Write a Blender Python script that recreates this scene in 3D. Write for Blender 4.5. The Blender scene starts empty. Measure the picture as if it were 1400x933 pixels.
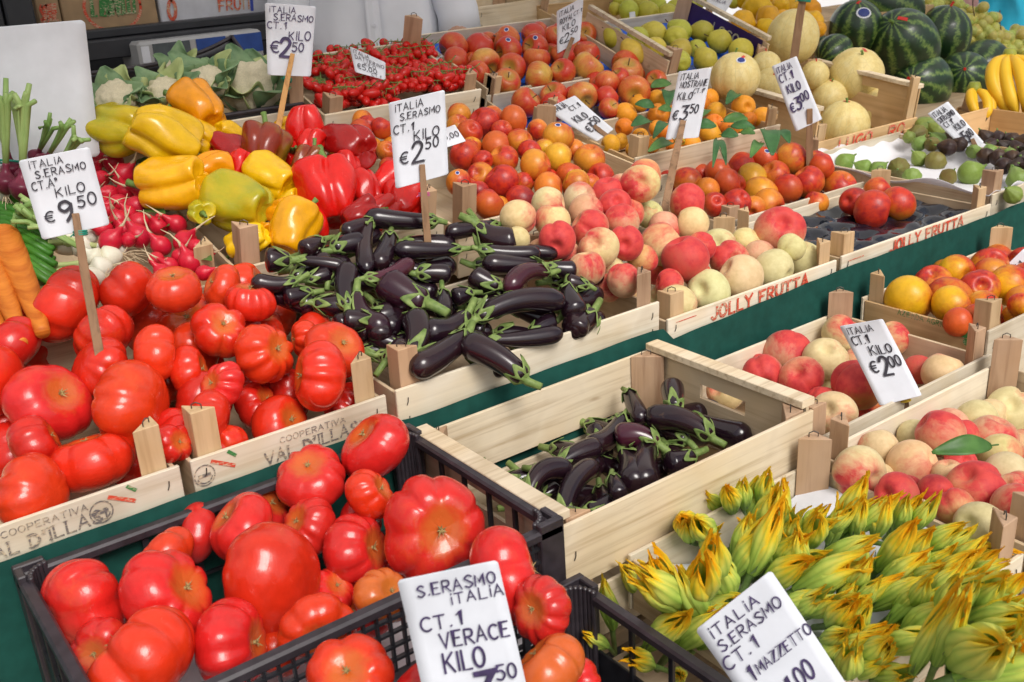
import bpy, math, random
import numpy as np
from mathutils import Vector, Matrix, Euler

random.seed(7)
S = bpy.context.scene
COL = S.collection
R_ = math.radians

# ------------------------------------------------------------------ camera
F_PX, CAM_Z = 1419.05, 1.50            # focal length in pixels of a 1400 wide frame
PITCH, ROLL, YAW = 0.374548, -0.067521, 0.615738
def cam_axes():
    cp, sp = math.cos(PITCH), math.sin(PITCH)
    fw = np.array([math.sin(YAW)*cp, math.cos(YAW)*cp, -sp])
    r = np.array([math.cos(YAW), -math.sin(YAW), 0.0]); u = np.cross(r, fw)
    r2 = r*math.cos(ROLL) + u*math.sin(ROLL); u2 = -r*math.sin(ROLL) + u*math.cos(ROLL)
    return np.array([r2, u2, -fw]).T
CR = cam_axes(); CO = np.array([0, 0, CAM_Z])
cam = bpy.data.cameras.new("camera"); cam_o = bpy.data.objects.new("camera", cam); COL.objects.link(cam_o)
m = Matrix.Identity(4)
for i in range(3):
    for j in range(3): m[i][j] = CR[i][j]
m[2][3] = CAM_Z
cam_o.matrix_world = m
cam.sensor_width = 36.0; cam.lens = F_PX*36/1400; cam.clip_start = 0.05; cam.clip_end = 300
cam.dof.use_dof = True; cam.dof.focus_distance = 1.75; cam.dof.aperture_fstop = 11.0
S.camera = cam_o

# ------------------------------------------------------------------ light
SUN_EL, SUN_AZ = R_(48), R_(188)       # azimuth measured clockwise from +Y
world = bpy.data.worlds.new("World"); S.world = world; world.use_nodes = True
wn = world.node_tree.nodes; wl = world.node_tree.links
bg = wn["Background"]; sky = wn.new("ShaderNodeTexSky"); sky.sky_type = 'NISHITA'; sky.sun_disc = False
sky.sun_elevation = SUN_EL; sky.sun_rotation = SUN_AZ; sky.dust_density = 4.0; sky.ozone_density = 1.0; sky.air_density = 1.0
hs = wn.new("ShaderNodeHueSaturation"); hs.inputs['Saturation'].default_value = 0.45
wl.new(sky.outputs[0], hs.inputs['Color']); wl.new(hs.outputs[0], bg.inputs[0]); bg.inputs[1].default_value = 0.088
sun = bpy.data.lights.new("sun", 'SUN'); sun.energy = 1.5; sun.angle = R_(24); sun.color = (1.0, .96, .91)
sun_o = bpy.data.objects.new("sun", sun); COL.objects.link(sun_o)
sd = Vector((math.sin(SUN_AZ)*math.cos(SUN_EL), math.cos(SUN_AZ)*math.cos(SUN_EL), math.sin(SUN_EL)))
sun_o.rotation_euler = sd.to_track_quat('Z', 'Y').to_euler()
S.view_settings.view_transform = 'Standard'; S.view_settings.look = 'None'
S.view_settings.exposure = 0.42; S.view_settings.gamma = 1.0
S.render.engine = 'CYCLES'; S.cycles.max_bounces = 6; S.cycles.diffuse_bounces = 3; S.cycles.glossy_bounces = 3
S.cycles.transmission_bounces = 4; S.cycles.use_denoising = True

# ------------------------------------------------------------------ view helpers: a pixel of the photograph to a point in the place
def ray(px, py): return CR @ np.array([px-700, -(py-466.5), -F_PX])
def atz(px, py, z): r = ray(px, py); return CO + r*((z-CAM_Z)/r[2])
def aty(px, py, y): r = ray(px, py); return CO + r*(y/r[1])
def onplane(px, py, p0, n):
    r = ray(px, py); return CO + r*(np.dot(np.array(p0)-CO, n)/np.dot(r, n))
def proj(w):
    q = CR.T @ (np.asarray(w, float)-CO); return np.array([700+q[0]*F_PX/-q[2], 466.5-q[1]*F_PX/-q[2]])
def mpp(p): return np.linalg.norm(np.array(p)-CO)/F_PX*1.0      # metres per photograph pixel at point p (near the axis)

# ------------------------------------------------------------------ mesh helpers
class MB:
    def __init__(s): s.v = []; s.f = []
    def add(s, vs, fs):
        b = len(s.v); s.v += [tuple(map(float, p)) for p in vs]; s.f += [tuple(b+i for i in f) for f in fs]
    def box(s, a, b, jit=0.0):
        (x0, y0, z0), (x1, y1, z1) = a, b
        s.add([(x0,y0,z0),(x1,y0,z0),(x1,y1,z0),(x0,y1,z0),(x0,y0,z1),(x1,y0,z1),(x1,y1,z1),(x0,y1,z1)],
              [(0,3,2,1),(4,5,6,7),(0,1,5,4),(1,2,6,5),(2,3,7,6),(3,0,4,7)])
    def prism(s, pts, h0, h1):
        n = len(pts)
        s.add([(x,y,h0) for x,y in pts]+[(x,y,h1) for x,y in pts],
              [tuple(range(n))[::-1], tuple(range(n,2*n))]+[(i,(i+1)%n,n+(i+1)%n,n+i) for i in range(n)])
    def tube(s, pts, rad, n=8, cap=True, squash=None):
        pts = [np.array(p, float) for p in pts]; k = len(pts)
        rad = [rad]*k if np.isscalar(rad) else rad
        vs = []; fs = []
        t0 = pts[1]-pts[0]; t0 /= np.linalg.norm(t0)
        ref = np.array([0,0,1.]) if abs(t0[2]) < .9 else np.array([1.,0,0])
        a = np.cross(t0, ref); a /= np.linalg.norm(a)
        for i in range(k):
            t = pts[min(i+1,k-1)]-pts[max(i-1,0)]; t /= (np.linalg.norm(t)+1e-12)
            a = a-t*np.dot(a,t); a /= (np.linalg.norm(a)+1e-12); b = np.cross(t,a)
            for j in range(n):
                w = 2*math.pi*j/n
                vs.append(pts[i]+rad[i]*(a*math.cos(w)+b*math.sin(w)))
        for i in range(k-1):
            for j in range(n):
                fs.append((i*n+j, i*n+(j+1)%n, (i+1)*n+(j+1)%n, (i+1)*n+j))
        if cap: fs += [tuple(range(n))[::-1], tuple((k-1)*n+j for j in range(n))]
        s.add(vs, fs)
    def grid(s, P):       # P: array [nu][nv] of points
        nu, nv = len(P), len(P[0])
        s.add([p for row in P for p in row],
              [(i*nv+j, i*nv+j+1, (i+1)*nv+j+1, (i+1)*nv+j) for i in range(nu-1) for j in range(nv-1)])
    def blob(s, fn, nu=28, nv=40):
        us = np.linspace(0, math.pi, nu+1)[1:-1]; vs_ = np.linspace(0, 2*math.pi, nv, endpoint=False)
        U, V = np.meshgrid(us, vs_, indexing='ij')
        X, Y, Z = fn(U, V)
        t = fn(np.array([[1e-4]]), np.array([[0.]])); b = fn(np.array([[math.pi-1e-4]]), np.array([[0.]]))
        pts = [(float(t[0][0][0])*0, 0, float(t[2][0][0]))]
        pts += list(zip(X.ravel(), Y.ravel(), Z.ravel())) + [(0, 0, float(b[2][0][0]))]
        n = len(us); fs = []
        for j in range(nv):
            fs.append((0, 1+j, 1+(j+1) % nv))
            fs.append((len(pts)-1, 1+(n-1)*nv+(j+1) % nv, 1+(n-1)*nv+j))
        for i in range(n-1):
            for j in range(nv):
                fs.append((1+i*nv+j, 1+(i+1)*nv+j, 1+(i+1)*nv+(j+1) % nv, 1+i*nv+(j+1) % nv))
        s.add(pts, fs)
    def mesh(s, name, mat, smooth=False):
        me = bpy.data.meshes.new(name); me.from_pydata(s.v, [], s.f)
        if mat: me.materials.append(mat)
        if smooth: me.polygons.foreach_set('use_smooth', [True]*len(me.polygons))
        me.update(); return me
    def obj(s, name, mat, parent=None, smooth=False, bevel=0):
        o = bpy.data.objects.new(name, s.mesh(name, mat, smooth)); COL.objects.link(o)
        if parent: o.parent = parent
        if bevel:
            b = o.modifiers.new('bevel', 'BEVEL'); b.width = bevel; b.segments = 1; b.limit_method = 'ANGLE'
        return o
def mobj(name, me, parent=None):
    o = bpy.data.objects.new(name, me); COL.objects.link(o)
    if parent: o.parent = parent
    return o
def tag(o, label=None, cat=None, group=None, kind=None):
    if label: o['label'] = label
    if cat: o['category'] = cat
    if group: o['group'] = group
    if kind: o['kind'] = kind
    return o
def empty(name, loc=(0,0,0), rot=(0,0,0)):
    o = bpy.data.objects.new(name, None); COL.objects.link(o); o.location = loc; o.rotation_euler = rot
    o.empty_display_size = .05; return o
def copy_tree(o, parent=None):
    c = o.copy(); COL.objects.link(c)
    if parent: c.parent = parent
    for ch in list(o.children): copy_tree(ch, c)
    return c

# ------------------------------------------------------------------ material helpers
def new_mat(name):
    m = bpy.data.materials.new(name); m.use_nodes = True
    nt = m.node_tree; return m, nt, nt.nodes["Principled BSDF"]
def N(nt, typ, **kw):
    n = nt.nodes.new(typ)
    for k, v in kw.items():
        if hasattr(n, k): setattr(n, k, v)
        else: n.inputs[k.replace('_', ' ')].default_value = v
    return n
def L(nt, a, b): nt.links.new(a, b)
def ramp(nt, src, stops):
    r = nt.nodes.new('ShaderNodeValToRGB'); e = r.color_ramp.elements
    while len(e) < len(stops): e.new(0.5)
    for i, (p, c) in enumerate(stops):
        e[i].position = p; e[i].color = (*c, 1) if len(c) == 3 else c
    L(nt, src, r.inputs[0]); return r.outputs[0]
def mixc(nt, fac, a, b, mode='MIX'):
    m = nt.nodes.new('ShaderNodeMix'); m.data_type = 'RGBA'; m.blend_type = mode
    for sock, v in ((m.inputs[0], fac), (m.inputs[6], a), (m.inputs[7], b)):
        if isinstance(v, (int, float)): sock.default_value = v
        elif isinstance(v, tuple): sock.default_value = (*v, 1) if len(v) == 3 else v
        else: L(nt, v, sock)
    return m.outputs[2]
def math_(nt, op, a, b=0.0, c=None, clamp=False):
    m = nt.nodes.new('ShaderNodeMath'); m.operation = op; m.use_clamp = clamp
    for s, v in zip(m.inputs, (a, b, c)):
        if v is None: continue
        if isinstance(v, (int, float)): s.default_value = v
        else: L(nt, v, s)
    return m.outputs[0]
def noise(nt, vec, scale, detail=3, rough=.5, w=None, dist=0):
    n = nt.nodes.new('ShaderNodeTexNoise'); n.inputs['Scale'].default_value = scale
    n.inputs['Detail'].default_value = detail; n.inputs['Roughness'].default_value = rough; n.inputs['Distortion'].default_value = dist
    if w is not None: n.noise_dimensions = '4D'; L(nt, w, n.inputs['W'])
    if vec is not None: L(nt, vec, n.inputs['Vector'])
    return n.outputs[0]
def coords(nt, kind='Object', scale=None):
    t = nt.nodes.new('ShaderNodeTexCoord'); o = t.outputs[kind]
    if scale:
        m = nt.nodes.new('ShaderNodeMapping'); m.inputs['Scale'].default_value = scale; L(nt, o, m.inputs[0]); o = m.outputs[0]
    return o
def bump(nt, p, h, strength, dist=.002):
    b = nt.nodes.new('ShaderNodeBump'); b.inputs['Strength'].default_value = strength; b.inputs['Distance'].default_value = dist
    L(nt, h, b.inputs['Height']); L(nt, b.outputs[0], p.inputs['Normal'])
def rnd(nt):
    o = nt.nodes.new('ShaderNodeObjectInfo'); return o, math_(nt, 'MULTIPLY', o.outputs['Random'], 37.0)
def plain(name, col, rough=.5, var=.15, scale=30, metal=0, coat=0, bmp=0, spec=.5, trans=0):
    m, nt, p = new_mat(name); c = coords(nt)
    n = noise(nt, c, scale, 4)
    lo = tuple(max(0, x*(1-var)) for x in col); hi = tuple(min(1, x*(1+var)) for x in col)
    L(nt, ramp(nt, n, [(.3, lo), (.7, hi)]), p.inputs['Base Color'])
    p.inputs['Roughness'].default_value = rough; p.inputs['Metallic'].default_value = metal; p.inputs['Coat Weight'].default_value = coat
    p.inputs['Specular IOR Level'].default_value = spec; p.inputs['Transmission Weight'].default_value = trans
    if bmp: bump(nt, p, n, bmp)
    return m
def wood(name, col, dark, axis_scale=(2, 60, 60), rough=.65, bmp=.25, knots=True):
    m, nt, p = new_mat(name); oi, w = rnd(nt)
    c = coords(nt, 'Object', axis_scale)
    n1 = noise(nt, c, 1.0, 5, .6, w, .6); n2 = noise(nt, coords(nt), 7, 3, .5, w)
    base = ramp(nt, n1, [(.28, dark), (.5, col), (.8, tuple(min(1, x*1.12) for x in col))])
    tint = ramp(nt, n2, [(.25, (.66, .60, .52)), (.5, (1, 1, 1)), (.62, (.97, .93, .86)), (.85, (.80, .74, .66))])
    out = mixc(nt, 1.0, base, tint, 'MULTIPLY')
    pv = math_(nt, 'MULTIPLY_ADD', oi.outputs['Random'], .3, .85)
    vm = nt.nodes.new('ShaderNodeVectorMath'); vm.operation = 'SCALE'; L(nt, out, vm.inputs[0]); L(nt, pv, vm.inputs['Scale'])
    out = vm.outputs[0]
    if knots:
        k = noise(nt, coords(nt, 'Object', (9, 30, 30)), 1.0, 2, .5, w)
        out = mixc(nt, ramp(nt, k, [(.70, (0, 0, 0)), (.76, (.55, .55, .55))]), out, (.30, .17, .08))
    L(nt, out, p.inputs['Base Color']); p.inputs['Roughness'].default_value = rough; p.inputs['Specular IOR Level'].default_value = .25
    bump(nt, p, n1, bmp, .001)
    return m
M = {}
M['board'] = wood('poplar_board', (.70, .59, .43), (.47, .35, .21), (3, 90, 90), bmp=.45)
M['boardpale'] = wood('pale_poplar_board', (.74, .66, .52), (.60, .50, .35), (3, 80, 80), bmp=.3)
M['boardside'] = wood('poplar_side_board', (.62, .49, .33), (.44, .31, .19), (60, 2, 60))
M['kraft'] = wood('tan_board', (.62, .42, .22), (.5, .32, .15), bmp=.1, knots=False)
M['kraftside'] = wood('tan_side_board', (.62, .42, .22), (.5, .32, .15), (60, 2, 60), bmp=.1, knots=False)
M['post'] = wood('corner_post_wood', (.50, .33, .21), (.34, .20, .12), (60, 60, 4), knots=False)
M['postpale'] = wood('pale_post_wood', (.60, .42, .24), (.44, .28, .14), (60, 60, 4), knots=False)
M['stick'] = wood('stick_wood', (.27, .16, .09), (.12, .07, .04), (80, 80, 6), knots=False)
M['sticklight'] = wood('light_stick_wood', (.50, .27, .10), (.32, .16, .06), (80, 80, 6), knots=False)
M['wire'] = plain('staple_wire', (.10, .09, .08), .4, metal=.8)
M['plastic'] = plain('black_plastic', (.018, .018, .022), .34, .3, 60, bmp=.05)
M['rim'] = plain('dark_plastic_rim', (.035, .028, .034), .38, .3, 60, bmp=.05)
M['paper'] = plain('card_paper', (.70, .72, .77), .6, .07, 22, spec=.3, bmp=.15)
M['paperold'] = plain('worn_card_paper', (.68, .70, .74), .5, .08, 16, spec=.3)
M['ink'] = plain('violet_ink', (.05, .03, .10), .5, .4, 90)
M['inkblack'] = plain('black_ink', (.028, .024, .035), .5, .4, 90)
def worn_print(name, col, wear=.56):
    m, nt, p = new_mat(name); n = noise(nt, coords(nt, 'Object', (1, 1, 2.5)), 140, 5, .7); n2 = noise(nt, coords(nt), 12, 2, .5)
    f = math_(nt, 'ADD', n, math_(nt, 'MULTIPLY_ADD', n2, .5, -.25))
    L(nt, ramp(nt, f, [(wear-.06, col), (wear+.06, (.62, .50, .34))]), p.inputs['Base Color']); p.inputs['Roughness'].default_value = .7; p.inputs['Specular IOR Level'].default_value = .2
    return m
M['red_print'] = worn_print('red_print', (.66, .08, .04)); M['green_print'] = worn_print('green_print', (.05, .22, .06)); M['grey_print'] = worn_print('grey_print', (.17, .15, .14), .54)
M['bluetray'] = plain('blue_tray', (.01, .10, .55), .3, .25, 30)
M['steel'] = plain('dark_steel', (.022, .023, .028), .5, .25, 12)
# ------------------------------------------------------------------ marker strokes for the writing on cards and boards
def _arc(cx, cy, rx, ry, a0, a1, n=14): return [(cx+rx*math.cos(R_(a0+(a1-a0)*i/n)), cy+ry*math.sin(R_(a0+(a1-a0)*i/n))) for i in range(n+1)]
def _cat(p, n=5):
    if len(p) < 4: return p
    q = [p[0]]+list(p)+[p[-1]]; out = []
    for i in range(1, len(q)-2):
        for k in range(n):
            t = k/n; a, b, c, d = q[i-1], q[i], q[i+1], q[i+2]
            out.append(tuple(.5*(2*b[j]+(c[j]-a[j])*t+(2*a[j]-5*b[j]+4*c[j]-d[j])*t*t+(3*b[j]-a[j]-3*c[j]+d[j])*t**3) for j in (0, 1)))
    return out+[p[-1]]
GLY = {
 'A': [[(0,0),(.3,1),(.6,0)],[(.12,.36),(.48,.36)]], 'C': [_arc(.33,.5,.32,.5,50,310)], 'D': [[(.03,0),(.03,1)],_cat([(.03,1),(.35,.93),(.57,.5),(.35,.07),(.03,0)])],
 'E': [[(.5,1),(.04,1),(.04,0),(.52,0)],[(.04,.52),(.4,.52)]], 'F': [[(.52,1),(.04,1),(.04,0)],[(.04,.52),(.42,.52)]],
 'G': [_arc(.33,.5,.31,.5,50,320),[(.36,.42),(.58,.42),(.58,.1)]], 'I': [[(.1,0),(.1,1)]], 'i': [[(.1,0),(.1,.72)],[(.1,.9),(.1,1.0)]],
 'J': [_cat([(.45,1),(.45,.25),(.22,0),(.02,.2)])], 'K': [[(.04,0),(.04,1)],[(.55,1),(.05,.45)],[(.2,.58),(.58,0)]],
 'L': [[(.04,1),(.04,0),(.5,0)]], 'M': [[(0,0),(.05,1),(.32,.35),(.6,1),(.66,0)]], 'N': [[(.03,0),(.03,1),(.55,0),(.55,1)]],
 'O': [_arc(.3,.5,.29,.5,90,450,20)], 'P': [[(.04,0),(.04,1)],_cat([(.04,1),(.42,.97),(.52,.75),(.42,.52),(.04,.48)])],
 'R': [[(.04,0),(.04,1)],_cat([(.04,1),(.42,.97),(.52,.75),(.42,.52),(.04,.48)]),[(.22,.48),(.57,0)]],
 'S': [_cat([(.52,.86),(.3,1),(.06,.78),(.3,.52),(.54,.25),(.3,0),(.03,.14)])], 'T': [[(0,1),(.6,1)],[(.3,1),(.3,0)]],
 'U': [_cat([(.03,1),(.04,.3),(.3,0),(.56,.3),(.57,1)])], 'V': [[(0,1),(.3,0),(.6,1)]], 'Y': [[(0,1),(.3,.5),(.6,1)],[(.3,.5),(.3,0)]],
 'X': [[(0,0),(.55,1)],[(0,1),(.55,0)]], 'Z': [[(.03,1),(.55,1),(.03,0),(.57,0)]], 'B': [[(.04,0),(.04,1)],_cat([(.04,1),(.42,.97),(.48,.75),(.4,.54),(.04,.52)]),_cat([(.1,.52),(.45,.48),(.55,.25),(.42,.02),(.04,0)])],
 "'": [[(.1,1),(.05,.75)]], '.': [[(.05,.0),(.1,.06)]], ',': [[(.12,.08),(.04,-.18)]], ' ': [], '°': [_arc(.14,.86,.11,.13,0,360,8)],
 '0': [_arc(.3,.5,.26,.5,90,450,18)], '1': [[(.12,.74),(.34,1),(.34,0)]], '2': [_cat([(.04,.78),(.18,.99),(.42,.98),(.54,.75),(.36,.4),(.02,.02)]),[(.02,.02),(.6,.0)]],
 '3': [[(.05,1),(.52,1),(.26,.6)],_cat([(.26,.6),(.5,.52),(.55,.25),(.3,0),(.02,.1)])], '5': [[(.55,1),(.13,1),(.09,.58)],_cat([(.09,.58),(.36,.62),(.55,.33),(.34,.0),(.02,.1)])],
 '9': [_cat([(.54,.78),(.36,.98),(.12,.92),(.06,.68),(.25,.5),(.5,.66),(.54,.85),(.5,.35),(.26,0)])],
 '€': [_arc(.36,.5,.3,.48,55,305),[(0,.6),(.45,.6)],[(0,.4),(.42,.4)]],
}
def ribbon(mb, pts, w, lay, put):
    # one mitred strip in card coordinates; lay lifts each stroke a little above the one before
    p = [np.array(q, float) for q in pts]
    d0 = p[0]-p[1]; p[0] = p[0]+d0/(np.linalg.norm(d0)+1e-9)*w*.3
    d1 = p[-1]-p[-2]; p[-1] = p[-1]+d1/(np.linalg.norm(d1)+1e-9)*w*.3
    vs = []
    for i in range(len(p)):
        a = p[max(i-1, 0)]; b = p[min(i+1, len(p)-1)]; t = b-a; t = t/(np.linalg.norm(t)+1e-9)
        n = np.array([-t[1], t[0]]); k = 1.0
        if 0 < i < len(p)-1:
            t1 = p[i]-p[i-1]; t1 /= (np.linalg.norm(t1)+1e-9); k = 1/max(.45, np.dot(np.array([-t1[1], t1[0]]), n))
        ww = w*.5*k*(1 if 0 < i < len(p)-1 else .8)
        vs += [put(*(p[i]+n*ww), lay), put(*(p[i]-n*ww), lay)]
    mb.add(vs, [(2*i, 2*i+1, 2*i+3, 2*i+2) for i in range(len(p)-1)])
LAY = [0]
def write(mb, text, x, y, h, width, put, stroke=.12, slant=0.0, wob=.03, serif=False, bold=False, rise=0.0):
    """text with its baseline starting at x, y (metres on the surface), letter height h, total length width"""
    adv = []
    for ch in text:
        g = GLY.get(ch, [])
        mx = max([q[0] for s in g for q in s], default=.25); adv.append(mx+.2)
    k = width/(sum(adv)-.2); cx = x; rg = random.Random(text+str(round(x*1e4)))
    for ch, a in zip(text, adv):
        dy = rg.uniform(-wob, wob)*h; sc = 1+rg.uniform(-wob, wob)*2
        for s in GLY.get(ch, []):
            LAY[0] = (LAY[0]+1) % 40
            pts = [(cx+k*(q[0])*sc+slant*q[1]*h, y+dy+q[1]*h*sc+rise*(cx-x)) for q in s]
            ribbon(mb, pts, stroke*h, LAY[0], put)
            if serif:
                for e, o in ((pts[0], pts[1]), (pts[-1], pts[-2])):
                    if abs(e[0]-o[0]) < .35*abs(e[1]-o[1])+1e-6:
                        LAY[0] = (LAY[0]+1) % 40
                        ribbon(mb, [(e[0]-.13*h, e[1]), (e[0]+.13*h, e[1])], .08*h, LAY[0], put)
        cx += a*k
# ------------------------------------------------------------------ fruit and vegetable skins
def skin_blush(name, blush, rough=.45, streak=(2.2, 2.2, 1.1), sheen=0.0, soft=.16, dots=None, top=None, dark=None, coat=0, topf=.8, side=0):
    """base colour = the object's own colour; blush spreads over one side, its amount = the object's alpha"""
    m, nt, p = new_mat(name); oi, w = rnd(nt)
    n1 = noise(nt, coords(nt), .75, 2, .5, w); n2 = noise(nt, coords(nt, 'Object', streak), 2.2, 5, .65, w, .4)
    s = math_(nt, 'ADD', math_(nt, 'MULTIPLY', n1, 1.5*(1-.45*side)), math_(nt, 'MULTIPLY', n2, .8))     # about .5 .. 1.7
    if side:
        sd0 = nt.nodes.new('ShaderNodeSeparateXYZ'); L(nt, coords(nt), sd0.inputs[0]); s = math_(nt, 'ADD', s, math_(nt, 'MULTIPLY_ADD', math_(nt, 'ADD', sd0.outputs[0], math_(nt, 'MULTIPLY', sd0.outputs[2], .6)), .34*side, .34*side))
    th = math_(nt, 'SUBTRACT', 1.62, math_(nt, 'MULTIPLY', oi.outputs['Alpha'], 1.0))
    f = math_(nt, 'DIVIDE', math_(nt, 'SUBTRACT', s, th), soft*2, None, True)
    base = oi.outputs['Color']
    n3 = noise(nt, coords(nt), 3.0, 3, .6, w)
    base = mixc(nt, 1.0, base, ramp(nt, n3, [(.3, (.82, .80, .72)), (.65, (1, 1, 1))]), 'MULTIPLY')
    bl = blush
    if dark: bl = mixc(nt, ramp(nt, n3, [(.42, (0,0,0)), (.7, (1,1,1))]), blush, dark)
    col = mixc(nt, f, base, bl)
    if top:
        sx = nt.nodes.new('ShaderNodeSeparateXYZ'); L(nt, coords(nt), sx.inputs[0])
        tz = math_(nt, 'ADD', sx.outputs[2], math_(nt, 'MULTIPLY', n2, .35))
        rr = math_(nt, 'SQRT', math_(nt, 'ADD', math_(nt, 'POWER', sx.outputs[0], 2.0), math_(nt, 'POWER', sx.outputs[1], 2.0)))
        rr = math_(nt, 'SUBTRACT', rr, math_(nt, 'MULTIPLY', n2, .55))
        up = math_(nt, 'GREATER_THAN', sx.outputs[2], 0)
        col = mixc(nt, math_(nt, 'MULTIPLY', up, ramp(nt, rr, [(.0, (topf,)*3), (.32, (0,0,0))])), col, top)
    if dots:
        v = nt.nodes.new('ShaderNodeTexVoronoi'); v.inputs['Scale'].default_value = 11; L(nt, coords(nt), v.inputs['Vector'])
        col = mixc(nt, ramp(nt, v.outputs['Distance'], [(.05, (.55,.55,.55)), (.10, (0,0,0))]), col, dots)
    L(nt, col, p.inputs['Base Color'])
    L(nt, math_(nt, 'MULTIPLY_ADD', n2, .2, rough-.1), p.inputs['Roughness'])
    p.inputs['Sheen Weight'].default_value = sheen; p.inputs['Sheen Roughness'].default_value = .4; p.inputs['Coat Weight'].default_value = coat
    p.inputs['Specular IOR Level'].default_value = .4
    p.inputs['Subsurface Weight'].default_value = 0.0
    bump(nt, p, n2, .08, .02)
    return m
M['tomato'] = skin_blush('tomato_skin', (.62, .12, .02), .24, (1.5, 1.5, 3.2), soft=.45, top=(.58, .17, .025), coat=.3, topf=.6)
M['peach'] = skin_blush('peach_skin', (.64, .06, .05), .62, (1.6, 1.6, .9), sheen=.12, soft=.24, dark=(.50, .025, .035), side=1)
M['nectarine'] = skin_blush('nectarine_skin', (.55, .035, .012), .38, (1.5, 1.5, .9), soft=.26, dark=(.30, .010, .016), coat=.05, side=1)
M['apple'] = skin_blush('apple_skin', (.55, .035, .015), .34, (5.0, 5.0, .7), soft=.26, top=(.46, .30, .05), dots=(.75, .45, .16), coat=.1)
M['pear'] = skin_blush('pear_skin', (.38, .28, .03), .48, (2, 2, 2), soft=.3, dots=(.22, .15, .03))
M['apricot'] = skin_blush('apricot_skin', (.72, .16, .015), .55, (2, 2, 1), soft=.3, sheen=.1)
M['lemon'] = skin_blush('lemon_skin', (.74, .42, .01), .45, (2, 2, 2), soft=.3)
M['fig'] = skin_blush('fig_skin', (.14, .07, .02), .5, (5, 5, .8), soft=.4)
M['pepper'] = skin_blush('pepper_skin', (.20, .28, .012), .25, (1.0, 1.0, .6), soft=.5, coat=.3)
M['radish'] = skin_blush('radish_skin', (.50, .01, .05), .33, (2, 2, 1), soft=.3)
M['cherry'] = skin_blush('small_tomato_skin', (.55, .05, .01), .25, (2, 2, 1), soft=.3)
M['petal'] = plain('curd', (.62, .55, .38), .75, .12, 22, bmp=.4)
def eggplant_mat():
    m, nt, p = new_mat('aubergine_skin'); oi, w = rnd(nt)
    n = noise(nt, coords(nt), 9, 4, .6, w); n2 = noise(nt, coords(nt), 26, 5, .6, w)
    base = mixc(nt, oi.outputs['Alpha'], (.013, .005, .010), (.085, .010, .028))
    c = mixc(nt, ramp(nt, n, [(.45, (0,0,0)), (.8, (1,1,1))]), base, (.034, .010, .010))
    c = mixc(nt, ramp(nt, n2, [(.72, (0,0,0)), (.78, (.5,.5,.5))]), c, (.11, .06, .03))
    L(nt, c, p.inputs['Base Color']); p.inputs['Coat Weight'].default_value = .3; p.inputs['Coat Roughness'].default_value = .08
    L(nt, math_(nt, 'MULTIPLY_ADD', n2, .18, .12), p.inputs['Roughness']); bump(nt, p, n, .10, .004)
    return m
M['aubergine'] = eggplant_mat()
def leafy(name, a, b, scale=8, rough=.5, stripe=None, trans=.0):
    m, nt, p = new_mat(name); oi, w = rnd(nt)
    n = noise(nt, coords(nt, 'Object', stripe) if stripe else coords(nt), scale, 4, .6, w)
    L(nt, ramp(nt, n, [(.28, a), (.72, b)]), p.inputs['Base Color']); p.inputs['Roughness'].default_value = rough
    p.inputs['Specular IOR Level'].default_value = .3; bump(nt, p, n, .25, .003); return m
M['calyx'] = leafy('green_calyx', (.09, .16, .035), (.28, .36, .11), 70)
M['stemgreen'] = leafy('green_stem', (.08, .16, .03), (.22, .34, .09), 40)
M['leaf'] = leafy('green_leaf', (.035, .10, .02), (.10, .22, .05), 30, .42)
M['leafdark'] = leafy('dark_leaf', (.02, .075, .02), (.055, .16, .045), 30, .45)
M['leafgrey'] = leafy('grey_green_leaf', (.09, .19, .09), (.27, .38, .19), 25, .5)
M['leafpale'] = leafy('pale_green_leaf', (.30, .38, .12), (.50, .55, .26), 25, .5)
M['brownstem'] = plain('brown_stem', (.09, .05, .025), .7, .3, 80)
M['scar'] = plain('stem_scar', (.34, .24, .09), .75, .45, 40)
M['root'] = plain('pale_root', (.62, .50, .32), .6, .2, 60)
M['bulb'] = leafy('white_bulb', (.62, .58, .40), (.82, .80, .70), 20, .4)
M['purplebulb'] = leafy('purple_bulb', (.08, .006, .02), (.22, .03, .06), 30, .3)
M['carrot'] = leafy('carrot_skin', (.46, .10, .008), (.74, .25, .03), 1.6, .55, (8, 8, 130))
M['greens'] = leafy('onion_greens', (.03, .13, .012), (.10, .30, .03), 9, .35)
M['rubber'] = plain('green_rubber_band', (.01, .25, .17), .5)
M['sticker'] = plain('paper_sticker', (.75, .76, .82), .4, .05)
M['stickerblue'] = plain('blue_sticker_print', (.02, .04, .22), .4, .2)
M['redtag'] = plain('red_wax_tag', (.62, .02, .012), .35, .2, 60)

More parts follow.
